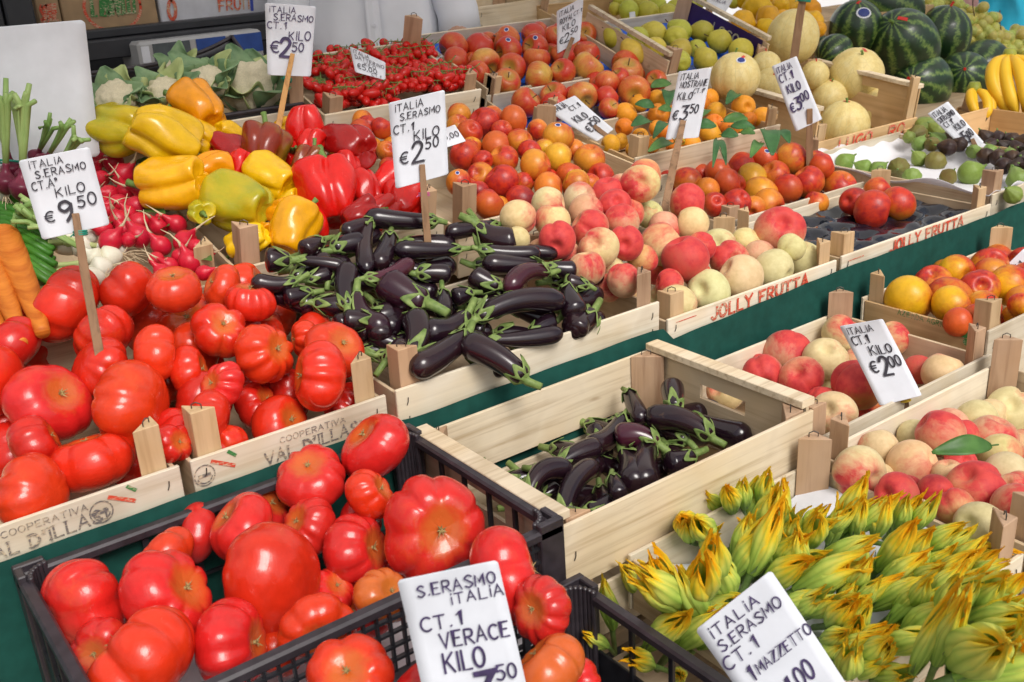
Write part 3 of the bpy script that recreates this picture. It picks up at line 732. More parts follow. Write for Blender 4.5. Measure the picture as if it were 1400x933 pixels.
# third tier
c = wood_crate('CH', 'pale wooden crate of small vine tomatoes in clear punnets', (1.027, 2.10, 1.153), .42, .30, .09, 20, post=.04, mats=('boardpale', 'boardside', 'post'), posts=(.035, .04, .075, 0))
c = wood_crate('CF', 'pale wooden crate under the black cauliflower box', (.47, 2.12, 1.170), .535, .40, .10, 14, post=.08, mats=('boardpale', 'boardside', 'post'), posts=(0, .085, 0, 0))
c = wood_crate('A2', 'lower wooden crate of red apples with blue tray', (1.552, 2.03, 1.035), .53, .25, .10, 19, post=.055, mats=('board', 'boardside', 'post'), posts=(1, 0, 0, 1))
c = wood_crate('A1', 'upper wooden crate of red apples with blue tray', (1.552, 2.23, 1.112), .52, .40, .09, 20, post=.045, mats=('boardpale', 'boardside', 'postpale'), posts=(1, 0, 0, 0), side_over=.022)
c = wood_crate('PR', 'wooden crate of green pears lined with blue tray', (2.105, 2.14, 1.10), .425, .38, .09, 20, post=.05, mats=('boardpale', 'boardside', 'post'), posts=(.07, .03, .06, 0), side_over=.045)
for x in (.003, .425-.012):
    mb = MB(); mb.box((x-.004, .01, .05), (x+.012, .37, .063)); mb.obj('top_rail', M['board'], c['o'], False, .001)
mb = MB(); mb.box((.414, .03, -.028), (.4168, .35, .042)); lb = mb.obj('side_label', plain('purple_label', (.035, .012, .11), .5, .2, 20), c['o'])
mb = MB(); write(mb, 'LOCO', .12, -.006, .026, .11, lambda u, v, l: (.4132-.00005*l, .35-u, v), .2, 0, .01); mb.obj('lettering', plain('pale_print', (.6, .55, .4), .6, .1), lb)
# lower tier
c = wood_crate('AL', 'slatted wooden crate half full of aubergines with a hand hole in its end', (.670, .868, .82), .478, .345, .19, 0, slats=2, post=0.002, mats=('board', 'boardside', 'post'), handle=True, side_over=.004, post_w=.04)
c = wood_crate('P1', 'pale wooden crate of white peaches right of the lower aubergine crate', (1.165, .885, .752), .50, .325, .12, 0, mats=PALE, post=.052)
c = wood_crate('ND', 'wooden crate of yellow nectarines with green printed side', (1.722, .925, .768), .50, .275, .13, 0, mats=('boardpale', 'kraftside', 'postpale'), post=.05)
print_front(c, 'AZIENDA AGRICOLA', .085, -.016, .011, .13, M['green_print'], .14, False, face='left')
mb = MB()
for (u, v) in ((.228, -.018), (.25, -.022), (.238, -.033)):
    a = _arc(u, v, .012, .008, 0, 360, 8); mb.add([(-.001, c['D']-x, z) for x, z in a[:-1]], [tuple(range(8))])
mb.obj('printed_leaves', M['green_print'], c['f'])
c = wood_crate('FL', 'low wooden crate full of courgette flowers', (.768, .535, .738), .372, .325, .085, 1, mats=PALE, post=.055, posts=(0, 1, 1, 0), slats=1)
mb = MB(); P = [[(x, y, -.02-.05*math.sin(math.pi*min(1, max(0, (x-.006)/.36)))+.004*math.sin(30*x+20*y)) for x in np.linspace(.008, .362, 14)] for y in np.linspace(.008, .316, 10)]
mb.grid(P); mb.obj('paper_lining', M['paper'], c['o'], True)
c = wood_crate('P2', 'wooden crate of pale peaches at the lower right corner', (1.158, .535, .742), .50, .33, .10, 1, mats=PALE, post=.055)

# black trays with moulded cups inside the two trayed peach crates, blue ones under the apples and pears
def cup_tray(c, z, mat, label, nx, ny, depth=.022, group='moulded fruit trays', inset=.012):
    mb = MB(); W, D = c['W']-2*inset, c['D']-2*inset; k = 9; P = []
    for j in range(ny*k+1):
        row = []
        for i in range(nx*k+1):
            u, v = i/k, j/k; q = math.sin(math.pi*u)**2*math.sin(math.pi*v)**2
            row.append((inset+W*i/(nx*k), inset+D*j/(ny*k), z-depth*q**.6+.0022*math.sin(i*.9+j*.7)))
        P.append(row)
    mb.grid(P); o = mb.obj('fruit_tray', M[mat], None, True); o.matrix_world = mat4(c); tag(o, label, 'tray', group); return o
def mat4(c): return Matrix.Translation(c['o'].location) @ c['o'].rotation_euler.to_matrix().to_4x4()
M['blacktray'] = plain('black_tray_film', (.008, .010, .018), .12, .4, 40, coat=.6)
cup_tray(CRATE['J2'], -.022, 'blacktray', 'shiny black moulded tray in the nearly empty crate with red lettering', 6, 4)
cup_tray(CRATE['NT'], -.02, 'blacktray', 'shiny black moulded tray under the red peaches behind the empty crate', 6, 3)
cup_tray(CRATE['A1'], -.03, 'bluetray', 'blue moulded tray under the upper crate of apples', 6, 5)
cup_tray(CRATE['A2'], -.03, 'bluetray', 'blue moulded tray under the lower crate of apples', 6, 4)
cup_tray(CRATE['PR'], -.03, 'bluetray', 'blue moulded tray under the green pears', 5, 5)
# white paper in the fig crate
c = CRATE['FG']; mb = MB(); P = []
for j in np.linspace(0, 1, 40):
    row = []
    for i in np.linspace(0, 1, 36):
        e = min(i, 1-i, j, 1-j); up = max(0, 1-e/.10)**1.2
        row.append((-.004+.448*i, .006+.548*j, -.052+.050*up+.005*math.sin(14*i+9*j)*(1-up)+.006*math.sin(31*i-17*j)*up+.010*up*math.sin(8*j+3*i)))
    P.append(row)
mb.grid(P)
M['liner'] = plain('paper_liner', (.72, .71, .74), .7, .05, 12)
o = mb.obj('paper_liner', M['liner'], None, True); o.matrix_world = mat4(c); tag(o, 'crumpled white paper lining the green fig crate', 'paper'); so = o.modifiers.new('thick', 'SOLIDIFY'); so.thickness = .001

# ------------------------------------------------------------------ black plastic crates
def plastic_crate(label, x0, x1, y0, y1, zt, h, lattice=True):
    r = empty('plastic_crate', (x0, y0, zt-h)); tag(r, label, 'plastic crate', 'black plastic vegetable crates')
    W, D = x1-x0, y1-y0; t = .006
    def bars(nm, axis, at, lo, hi, zb, zt_, step, bw, inner=1):
        mb = MB(); n = int((hi-lo)/step)
        for i in range(n+1):
            q = lo+(hi-lo)*i/n
            if axis == 'x': mb.box((q-bw/2, at, zb), (q+bw/2, at+t, zt_))
            else: mb.box((at, q-bw/2, zb), (at+t, q+bw/2, zt_))
        return mb
    # rim
    mb = MB(); rh, rw = .014, .016
    mb.box((0, 0, h-rh), (W, rw, h)); mb.box((0, D-rw, h-rh), (W, D, h)); mb.box((0, rw, h-rh), (rw, D-rw, h)); mb.box((W-rw, rw, h-rh), (W, D-rw, h))
    mb.obj('rim', M['rim'], r, False, .003)
    for nm, ax, at in (('front_wall', 'x', .004), ('back_wall', 'x', D-.010)):
        mb = bars(nm, ax, at, .03, W-.03, .012, h-rh, .016 if nm == 'front_wall' else .06, .003 if nm == 'front_wall' else .008)
        for z in (np.arange(.03, h-.02, .018) if nm == 'front_wall' else (.05, .10)): mb.box((.03, at-.0005, z), (W-.03, at+t-.001, z+.0035))
        mb.box((.03, at+.001, .0), (W-.03, at+t+.001, .03)); mb.obj(nm, M['plastic'], r)
    for at in (.004, W-.010):
        mb = bars('side_wall', 'y', at, .035, D-.035, .02, h-rh, .055, .007)
        mb.box((at+.001, .03, 0), (at+t-.001, D-.03, h*.52)); mb.obj('side_wall', M['plastic'], r, False, .001)
    mb = MB(); mb.box((.004, .004, 0), (W-.004, D-.004, .006)); mb.obj('base_panel', M['plastic'], r)
    for cx, cy, sx, sy in ((0, 0, 1, 1), (W, 0, -1, 1), (W, D, -1, -1), (0, D, 1, -1)):
        mb = MB(); a, b = .036, .010; top = h+.008
        xs = sorted((cx, cx+sx*a)); ys = sorted((cy, cy+sy*b)); mb.box((xs[0], ys[0], 0), (xs[1], ys[1], top))
        xs = sorted((cx, cx+sx*b)); ys = sorted((cy+sy*b, cy+sy*a)); mb.box((xs[0], ys[0], 0), (xs[1], ys[1], top))
        k = [(cx+sx*(a*.75*(1-math.cos(q))+b*0+.001), cy+sy*(a*.75*(1-math.sin(q))+.001)) for q in np.linspace(0, math.pi/2, 8)]
        for i in range(7):
            (xa, ya), (xb, yb) = k[i], k[i+1]
            mb.tube([(xa+sx*.012, ya+sy*.012, 0), (xa+sx*.012, ya+sy*.012, top-.001)], .004, 6)
        mb.obj('corner', M['rim'], r, False, .0015)
    return r
plastic_crate('black plastic crate of pink beefsteak tomatoes against the green cloth', .114, .666, .858, 1.216, .834, .20)
plastic_crate('black plastic crate at the bottom edge behind the large price card', .122, .676, .45, .845, .758, .17)
# liner sheet under the front tomatoes
mb = MB(); mb.grid([[(x, y, .668+.006*math.sin(20*x+13*y)) for x in np.linspace(.14, .665, 12)] for y in np.linspace(.88, 1.2, 8)])
tag(mb.obj('paper_liner', M['liner'], None, True), 'pale paper under the pink tomatoes in the black crate', 'paper')
# ------------------------------------------------------------------ tomatoes, peaches, apples and the rest, placed where the photograph shows each
def tom_axis(rg, f):
    a = Vector(FB)*rg.uniform(-.5, .8)+Vector(FR)*rg.uniform(-1.3, 1.3)+Vector((0, 0, 1))*rg.uniform(-.2, 1.0)
    return a
def tom_scale(rg, f):
    k = 1.0
    return (rg.uniform(.98, 1.10), rg.uniform(.94, 1.02), rg.uniform(.90, 1.06)*k)
TOM = dict(default=['r', 'r', 'o', 'd'], axis=tom_axis, scale=tom_scale, grow=1.03,
           r=('bright red ribbed tomato', (.72, .028, .010), .32, None), o=('orange red tomato', (.73, .042, .010), .3, None), d=('deep red tomato', (.60, .018, .010), .12, None),
           p=('pinkish red tomato', (.68, .022, .018), .32, None), g=('green streaked tomato', (.66, .14, .03), .75, None), s=('smooth red tomato', (.74, .045, .012), .15, 3))
def PL(key, off): c = CRATE[key]; return c['p'], c['n'], off
R5 = Zc((0, 290), 2.979); TZ = Zc((250, 340), 4.24); B1 = Zc((0, 540), 2.374); B2 = Zc((350, 540), 2.374)
toms1 = R5([(20, 440, 160, 'o'), (520, 318, 225, 'r'), (715, 315, 215, 's'), (785, 455, 185, 'o'), (600, 437, 190, 's'), (420, 500, 240, 'r'), (110, 570, 180, 'o'), (232, 558, 150, 'p'),
    (50, 605, 160, 'r'), (635, 580, 235, 'o'), (640, 690, 200, 'o'), (405, 635, 240, 'r'), (20, 765, 160, 'r'), (535, 780, 330, 'o'), (200, 768, 290, 'p'), (850, 840, 220, 'r'), (780, 650, 140, 'p')]) \
    + [(87, 418, 104, 'r')] + B1([(105, 320, 225, 'o'), (296, 216, 238, 'r'), (455, 205, 100, 'd'), (115, 155, 170, 'd'), (30, 195, 80, 'd'), (35, 110, 110, 'r')])
toms2 = TZ([(225, 222, 225, 's'), (388, 308, 280, 'r'), (530, 420, 110, 'o'), (420, 440, 120, 'r'), (705, 520, 225, 'o'), (890, 580, 340, 's'), (215, 480, 305, 'r'), (470, 600, 365, 'o'),
    (40, 720, 170, 'r'), (225, 790, 270, 'p'), (460, 800, 210, 'd'), (440, 920, 200, 'd'), (620, 850, 190, 'd'), (790, 745, 400, 'r'), (960, 900, 170, 'd')]) + B1([(560, 160, 130, 'd'), (740, 168, 140, 'r'), (905, 95, 190, 'r'), (590, 120, 120, 'd')])
p, n, _ = PL('T1', 0)
pile('tomato', 'tomato', 'tomato', 'beefsteak tomatoes of the upper tier', 'left tomato heap', toms1, p, n, .028, TOM, 11, small_to=1.3, fill_to=1.25, small_thr=.97, ymin=1.243, yb=1.55, fill=20)
p, n, _ = PL('T2', 0)
pile('tomato', 'tomato', 'tomato', 'beefsteak tomatoes of the upper tier', 'right tomato heap', toms2, p, n, .028, TOM, 12, small_to=1.3, fill_to=1.25, small_thr=.97, ymin=1.244, yb=1.55, fill=20)
toms3 = B1([(535, 525, 180, 'o'), (780, 432, 225, 'p'), (1000, 430, 190, 'p'), (270, 668, 272, 'p'), (548, 662, 298, 'p'), (330, 820, 190, 'p'), (885, 592, 335, 'r'), (1075, 640, 150, 'p'), (1030, 765, 225, 'o'), (905, 830, 110, 'o'), (455, 872, 350, 'o'), (755, 812, 280, 'p'), (400, 700, 110, 'o')]) \
    + B2([(388, 165, 228, 'p'), (178, 268, 228, 'p'), (370, 325, 170, 'o'), (325, 505, 225, 'p'), (582, 425, 325, 'p'), (270, 655, 140, 'p'), (425, 545, 90, 'p'), (410, 655, 190, 'g'), (640, 545, 120, 'o')])
pile('tomato', 'tomato', 'tomato', 'pink beefsteak tomatoes in the black crate', 'black crate pile', toms3, (0, .88, .795), (0, 0, 1), -.02, dict(TOM, default='p'), 13, ymin=0.86, yb=1.17, fill=8)
toms4 = B2([(930, 690, 205, 'p'), (815, 585, 310, 'p'), (950, 890, 240, 'g'), (310, 925, 270, 'o'), (1045, 930, 140, 'p'), (690, 900, 200, 'p'), (560, 980, 200, 'p')])
pile('tomato', 'tomato', 'tomato', 'pink beefsteak tomatoes behind the large card', 'nearest black crate', toms4, (0, .60, .735), (0, 0, 1), .0, dict(TOM, default='p'), 14, yb=0.8, fill=0)

CREAM = ('cream pink peach', (.76, .58, .30), .50, None)
PCH = dict(default=['c', 'r', 'p'], axis=lambda rg, f: Vector((rg.uniform(-1, 1), rg.uniform(-1, .6), rg.uniform(-.2, 1))), grow=1.02,
           c=CREAM, y=('pale yellow peach', (.70, .60, .30), .18, None), p=('rosy pink peach', (.74, .44, .25), .68, None), r=('red and cream peach', (.74, .42, .18), .78, None), d=('dark red peach', (.55, .12, .08), .98, None),
           o=('orange peach', (.70, .30, .05), .62, None), b=('reddish brown peach', (.55, .20, .05), .8, None))
R7 = Zc((650, 200), 2.979); R4 = Zc((1060, 0), 3.009); J1Z = Zc((1000, 130), 3.5); Q2 = Zc((820, 130), 4.667); N3 = Zc((480, 130), 3.11); L4 = Zc((960, 380), 3.009); R8 = Zc((1000, 200), 3.01); F5 = Zc((780, 600), 2.258)
pe1 = R7([(690, 118, 135, 'r'), (540, 192, 135, 'd'), (425, 218, 140, 'c'), (298, 240, 145, 'c'), (173, 290, 148, 'c'), (450, 268, 148, 'p'), (570, 238, 130, 'd'), (315, 305, 145, 'c'), (672, 152, 155, 'c'), (598, 308, 145, 'p'),
    (705, 278, 115, 'y'), (865, 232, 152, 'p'), (465, 338, 158, 'p'), (335, 385, 155, 'd'), (170, 378, 105, 'y'), (770, 335, 135, 'p'), (880, 322, 145, 'c'), (612, 395, 142, 'd'), (500, 418, 165, 'c'), (370, 445, 90, 'p'),
    (755, 398, 180, 'c'), (985, 408, 145, 'y'), (1100, 392, 120, 'y'), (455, 498, 150, 'c'), (550, 500, 90, 'y'), (605, 548, 140, 'p'), (1160, 452, 135, 'p'), (1035, 468, 160, 'p'), (740, 510, 90, 'o'), (1290, 412, 110, 'y'),
    (1330, 468, 158, 'y'), (1242, 340, 192, 'p'), (855, 458, 192, 'd'), (1212, 508, 165, 'y'), (1082, 535, 182, 'y'), (790, 562, 120, 'p'), (950, 592, 180, 'y'), (825, 640, 150, 'c'), (900, 520, 100, 'o'), (540, 580, 90, 'p'), (760, 620, 90, 'y')])
p, n, _ = PL('J1', 0)
pile('peach', 'peach', 'peach', 'peaches in the crate with red lettering', 'big peach heap', pe1, p, n, .012, PCH, 21, ymin=1.243, yb=1.5, fill=16)
nt = J1Z([(395, 200+395, 158, 'r'), (50, 350, 150, 'o'), (160, 310, 120, 'd'), (290, 305, 148, 'b'), (430, 342, 125, 'd'), (210, 383, 140, 'o'), (95, 402, 150, 'y2'), (15, 430, 105, 'd'), (370, 415, 150, 'o'), (265, 452, 145, 'd'), (140, 472, 160, 'b'), (520, 443, 155, 'o'), (175, 532, 158, 'o')]) \
    + Q2([(430, 555, 125, 'd'), (560, 550, 185, 'o'), (640, 512, 110, 'd'), (755, 492, 168, 'd'), (815, 562, 178, 'd'), (690, 602, 150, 'o'), (735, 700, 155, 'd'), (870, 690, 190, 'dd')])
RED = dict(default='o', axis=PCH['axis'], o=('orange red peach', (.74, .26, .025), .66, None), d=('deep red peach', (.60, .09, .02), .85, None), dd=('dark purple nectarine', (.16, .012, .02), 1.0, None), b=('mottled red peach', (.76, .32, .03), .62, None),
           r=('pink red peach', (.70, .24, .10), .85, None), y2=('yellow orange peach', (.74, .36, .03), .40, None), y=('yellow nectarine', (.76, .40, .03), .55, None), s=('glossy red nectarine', (.66, .11, .02), .72, None))
p, n, _ = PL('NT', 0)
trayed = pile('nectarine', 'peach', 'peach', 'red peaches on the black tray', 'red peach tray', nt, p, n, .012, RED, 22, ymin=1.56, yb=1.75, fill=4)
j2 = J1Z([(585, 512, 130, 'dd'), (700, 458, 130, 'o'), (795, 518, 155, 'o'), (675, 547, 175, 'd')])
p, n, _ = PL('J2', 0)
pile('nectarine', 'peach', 'peach', 'last red peaches on the black tray', 'emptied tray', j2, p, n, .005, RED, 23, yb=None, fill=0)
ne = N3([(458, 88, 105, 'o'), (690, 108, 120, 's'), (455, 132, 100, 'o'), (567, 120, 137, 'dd'), (505, 160, 110, 's'), (640, 150, 90, 's'), (880, 178, 132, 'b'), (715, 197, 112, 'o'), (618, 218, 130, 's'), (760, 243, 105, 'dd'), (820, 230, 90, 'y'), (515, 222, 90, 'y'),
    (485, 256, 135, 'd'), (560, 280, 90, 's'), (650, 275, 125, 'o'), (880, 270, 132, 'y'), (1015, 275, 137, 'b'), (785, 302, 137, 'o'), (930, 342, 112, 's'), (1060, 352, 122, 'd'), (550, 350, 122, 'o'), (840, 355, 80, 's'), (640, 370, 147, 'd'), (735, 372, 70, 'o'),
    (457, 372, 112, 'o'), (955, 382, 125, 'y'), (545, 412, 92, 'dd'), (840, 396, 130, 'o'), (720, 445, 130, 'dd'), (475, 432, 82, 'o'), (585, 465, 135, 's'), (500, 480, 70, 's'), (1090, 412, 122, 'd'), (40, 150, 95, 'd'), (130, 142, 95, 's'), (150, 240, 70, 'o'), (160, 310, 60, 'o'), (20, 178, 70, 'o'), (70, 130, 70, 'dd')])
p, n, _ = PL('NE', 0)
necs = pile('nectarine', 'nectarine', 'nectarine', 'red nectarines behind the peaches', 'nectarine heap', ne, p, n, .012, RED, 24, ymin=1.626, yb=1.98, fill=22)
A6 = Zc((580, 30), 4.24)
APL = dict(default='r', axis=lambda rg, f: Vector(FB)*rg.uniform(-.2, 1.0)+Vector(FR)*rg.uniform(-.9, .5)+Vector((0, 0, 1))*rg.uniform(-.7, .5), grow=1.02,
           r=('red apple', (.68, .24, .05), .95, None), o=('orange red apple', (.72, .28, .05), .85, None), y=('red and yellow apple', (.70, .40, .08), .70, None))
a1 = A6([(480, 110, 158, 'o'), (635, 88, 150, 'r'), (325, 147, 162, 'r'), (172, 147, 167, 'r'), (750, 98, 140, 'o'), (930, 72, 130, 'o'), (645, 152, 152, 'r'), (490, 168, 157, 'o'), (185, 228, 155, 'r'), (940, 188, 152, 'o'), (805, 205, 150, 'r'), (350, 240, 172, 'y'), (650, 222, 152, 'o'), (510, 268, 165, 'o'), (310, 298, 140, 'r'), (805, 292, 148, 'o'), (945, 270, 180, 'y'), (665, 318, 170, 'y'), (475, 355, 157, 'y')])
a2 = A6([(1170, 245, 160, 'o'), (1175, 300, 175, 'y'), (1060, 352, 142, 'o'), (1345, 345, 110, 'r'), (1215, 408, 182, 'o'), (915, 432, 167, 'y'), (755, 435, 162, 'r'), (1060, 440, 137, 'r'), (755, 490, 162, 'r'), (585, 472, 170, 'o'), (1070, 505, 120, 'o'), (715, 545, 110, 'r'), (1130, 330, 120, 'r')])
p, n, _ = PL('A1', 0); app1 = pile('apple', 'apple', 'apple', 'red apples in the upper crate', 'upper apple crate', a1, p, n, .008, APL, 31, ymin=2.236, yb=2.56, fill=8)
p, n, _ = PL('A2', 0); pile('apple', 'apple', 'apple', 'red apples in the lower crate', 'lower apple crate', a2, p, n, .008, APL, 32, ymin=2.036, yb=2.24, fill=6)
P4 = Zc((820, 0), 4.667)
PEA = dict(default='g', axis=lambda rg, f: Vector((rg.uniform(-1, 1), rg.uniform(.2, 1), rg.uniform(-.1, .7))), grow=.95, g=('green yellow pear', (.50, .48, .055), .2, None), y=('yellow pear', (.60, .50, .06), .25, None), b=('russet spotted pear', (.46, .40, .05), .5, None))
pr = P4([(85, 238, 130, 'y'), (335, 208, 150, 'y'), (240, 240, 142, 'g'), (505, 195, 152, 'g'), (645, 202, 142, 'b'), (485, 242, 152, 'g'), (210, 335, 165, 'y'), (355, 312, 150, 'y'), (760, 262, 150, 'b'), (515, 322, 155, 'b'), (900, 320, 158, 'y'), (505, 395, 148, 'g'), (670, 378, 155, 'g'), (390, 370, 90, 'y')])
p, n, _ = PL('PR', 0); pile('pear', 'pear', 'pear', 'green pears on the blue tray', 'pear crate', pr, p, n, .008, PEA, 33, ymin=2.146, yb=2.46, fill=2)
APR = dict(default='o', axis=PCH['axis'], o=('orange apricot', (.82, .33, .015), .25, None), d=('deep orange apricot', (.76, .22, .01), .4, None))
R3 = Zc((780, 0), 3.009)
ap = R3([(355, 410, 80), (280, 428, 80), (570, 405, 80), (600, 462, 82), (228, 470, 92), (360, 472, 90, 'd'), (710, 442, 95), (790, 487, 92), (735, 492, 60, 'd'), (590, 510, 80, 'd'), (380, 540, 75, 'd'), (575, 550, 95), (650, 532, 80, 'd'), (220, 525, 75, 'd'), (760, 522, 45), (320, 600, 60, 'd'), (165, 597, 82), (495, 592, 85), (425, 600, 70, 'd'), (535, 425, 70, 'd'), (450, 560, 80), (480, 520, 80, 'd')])
p, n, _ = PL('AP', 0); aprs = pile('apricot', 'apricot', 'apricot', 'apricots among green leaves', 'apricot crate', ap, p, n, -.012, APR, 34, ymin=1.79, yb=2.08, fill=16)
LEM = dict(default='y', axis=lambda rg, f: Vector((rg.uniform(-1, 1), rg.uniform(-1, 1), rg.uniform(-.3, .5))), y=('yellow lemon', (.78, .44, .008), .1, None), d=('deep yellow lemon', (.74, .36, .006), .1, None))
lem = P4([(915, 145, 150), (1005, 48, 150), (1075, 112, 145, 'd'), (1150, 45, 120), (1220, 45, 140, 'd'), (1060, 178, 120), (1160, 120, 110), (1350, 60, 120, 'd'), (1360, 135, 125), (1290, 20, 120), (930, -10, 130), (1080, -20, 130), (1390, 190, 100, 'd')])
pile('lemon', 'lemon', 'lemon', 'lemons behind the melons', 'lemon heap', lem, (2.6, 2.45, 1.16), (0, -.34, .94), .0, LEM, 35, yb=None, fill=6)
bp = P4([(185, 65, 132), (95, 55, 70), (300, 82, 150), (365, 35, 120), (435, 92, 142), (480, 55, 120), (570, 40, 90), (250, 20, 110), (130, 0, 100), (620, 12, 90), (700, 5, 90), (850, 12, 80)])
pile('pear', 'pear', 'pear', 'pears of the back row', 'rear pear crate', bp, (2.2, 2.62, 1.20), (0, -.34, .94), .0, PEA, 36, yb=None, fill=0)
# lower right peaches and nectarines
pp1 = L4([(570, 232, 150, 'c'), (785, 252, 130, 'c'), (640, 345, 95, 'c'), (355, 312, 190, 'p'), (510, 332, 170, 'y'), (250, 402, 165, 'p'), (410, 412, 175, 'p'), (890, 378, 115, 'd'), (990, 392, 160, 'c'), (520, 420, 85, 'c'), (690, 530, 85, 'o'), (640, 442, 198, 'b'), (540, 557, 182, 'y'), (310, 372, 60, 'y'), (830, 400, 100, 'c'), (95, 470, 150, 'c')])
p, n, _ = PL('P1', 0); pile('peach', 'peach', 'peach', 'white peaches in the lower crate with a price card', 'lower peach crate', pp1, p, n, -.022, PCH, 41, ymin=0.891, yb=1.18, fill=6)
pp2 = L4([(1190, 560, 120, 'y'), (1130, 592, 160, 'y'), (980, 642, 188, 'p'), (1265, 552, 182, 'y'), (725, 700, 152, 'c'), (1190, 665, 190, 'c'), (1140, 740, 110, 'y'), (1060, 762, 90, 'd'), (1310, 690, 80, 'p'), (865, 775, 200, 'c'), (645, 802, 205, 'c'), (1010, 810, 120, 'c'), (1230, 730, 160, 'c'), (1250, 810, 170, 'y'), (960, 885, 140, 'd'), (800, 892, 170, 'd'), (1120, 876, 222, 'r'), (1300, 950, 190, 'p'), (1270, 870, 120, 'c')]) \
    + F5([(1265, 280, 150, 'y'), (1190, 215, 110, 'r'), (1385, 150, 90, 'p')])
p, n, _ = PL('P2', 0); pile('peach', 'peach', 'peach', 'pale peaches at the lower right', 'corner peach crate', pp2, p, n, -.004, PCH, 42, yb=0.855, fill=10)
ndl = R8([(925, 522, 140, 'y'), (1060, 492, 142, 'y'), (825, 568, 150, 'b'), (1065, 527, 130, 'o'), (1015, 588, 150, 'b'), (725, 630, 188, 'y'), (1140, 572, 150, 'y'), (895, 625, 170, 'b'), (1040, 662, 130, 'y'), (905, 655, 150, 'y'), (1195, 655, 100, 'y'), (1165, 715, 70, 'y'), (930, 725, 110, 's'), (1195, 475, 80, 'b'), (1010, 700, 110, 's'), (1210, 560, 100, 'y')])
p, n, _ = PL('ND', 0); pile('nectarine', 'nectarine', 'nectarine', 'yellow nectarines at the right edge', 'yellow nectarine crate', ndl, p, n, .0, dict(RED, y=('yellow and red nectarine', (.86, .46, .012), .70, None), b=('red flushed nectarine', (.82, .36, .02), .78, None)), 43, ymin=0.931, yb=1.17, fill=6)
# figs
FIG = dict(default='g', axis=lambda rg, f: Vector((rg.uniform(-1, 1), rg.uniform(-.6, 1), rg.uniform(.0, .8))), grow=.95, g=('green fig', (.20, .30, .06), .25, None), b=('brownish green fig', (.20, .19, .045), .7, None), k=('dark brown fig', (.030, .014, .012), .5, None))
fg = J1Z([(545, 320, 90), (630, 345, 78), (705, 352, 76), (800, 352, 100, 'b'), (895, 302, 74), (980, 315, 98, 'b'), (865, 388, 88), (1040, 390, 80, 'b'), (1150, 370, 112), (960, 440, 70, 'b')])
p, n, _ = PL('FG', 0); pile('fig', 'fig', 'fig', 'green figs on white paper', 'paper lined crate', fg, p, n, -.03, FIG, 51, yb=1.76, fill=0)
fb = J1Z([(930, 150, 100), (890, 190, 90, 'b'), (980, 170, 80), (985, 215, 80), (850, 200, 60), (960, 235, 70, 'b'), (900, 230, 70), (1040, 210, 80, 'k'), (1030, 250, 80, 'k'), (1090, 235, 70, 'k'), (1370, 400, 105), (1345, 475, 85)]+
         [(1215+x*62+(y % 2)*25, 205+y*42+x*6, 78, 'k') for y in range(4) for x in range(4) if not (x == 0 and y == 3)])
p, n, _ = PL('BF', 0); pile('fig', 'fig', 'fig', 'figs beside the bananas', 'fig crate', fb, p, n, -.005, FIG, 52, yb=1.78, fill=8)
# peppers
PPZ = Zc((120, 100), 3.11)
PEP = dict(default='y', axis=lambda rg, f: Vector((rg.uniform(-1, 1), rg.uniform(-1, .3), rg.uniform(-.5, .5))), grow=1.04,
           y=('yellow bell pepper', (.84, .44, .004), .0, None), g=('greenish yellow bell pepper', (.74, .46, .008), .95, None), o=('orange yellow bell pepper', (.84, .34, .003), .0, None), r=('glossy red bell pepper', (.66, .010, .006), .0, None),
           d=('deep red bell pepper', (.34, .006, .006), .05, None), b=('reddish brown bell pepper', (.24, .028, .008), .5, None), l=('bright yellow bell pepper', (.86, .55, .008), .0, None))
pep = PPZ([(155, 245, 215, 'g', (-1, .2, -.4)), (460, 160, 215, 'o', (-.8, .6, -.5)), (465, 295, 165, 'y', (-1, .3, -.3)), (320, 290, 255, 'y', (.9, -.4, -.5)), (600, 325, 150, 'd'), (740, 330, 195, 'b', (.1, 1, -.3)), (940, 235, 155, 'r', (.1, -1, -.3)), (955, 315, 120, 'r', (.2, 1, -.5)), (1125, 320, 215, 'd', (-.7, .3, -.8)), (840, 355, 100, 'r'), (650, 390, 110, 'r'), (540, 402, 130, 'o', (1, .2, -.5)),
    (360, 465, 245, 'y', (-1, -.1, -.3)), (780, 440, 195, 'y', (-.8, .5, -.4)), (930, 390, 140, 'b', (.4, 1, -.3)), (1180, 505, 165, 'r', (-.5, .8, -.4)), (1035, 505, 260, 'r', (-.25, 1, -.25)), (640, 545, 250, 'g', (-.9, .35, -.35)), (855, 555, 105, 'y'), (890, 665, 195, 'o', (.3, .9, -.5)), (750, 680, 110, 'o'), (690, 725, 150, 'l', (-.9, -.4, -.3)), (1345, 560, 185, 'r', (.3, .8, -.5)), (1265, 470, 150, 'r', (.6, .8, -.4)), (1250, 600, 150, 'r', (.5, .6, -.4)), (1160, 610, 150, 'd', (.9, .4, -.4)), (960, 640, 140, 'r', (-.4, .9, -.4)), (1330, 480, 130, 'd'), (1080, 430, 150, 'r', (-.3, 1, -.4)), (480, 600, 110, 'g'), (820, 600, 120, 'o')])
p, n, _ = PL('PP', 0); pile('bell_pepper', 'bell_pepper', 'bell pepper', 'yellow and red bell peppers', 'pepper crate', pep, p, n, .03, PEP, 61, ymin=1.646, yb=2.03, fill=6)
# a few stickers
for o, r_ in ((app1[7], .22), (app1[6], .22), (app1[0], .2), (trayed[2], .22)): fruit_sticker(o, r_, Vector(FB)*.9+Vector((0, 0, .75)))
for i in (6, 24): fruit_sticker(necs[i], .2, Vector(FB)*.8+Vector((0, 0, .9)))
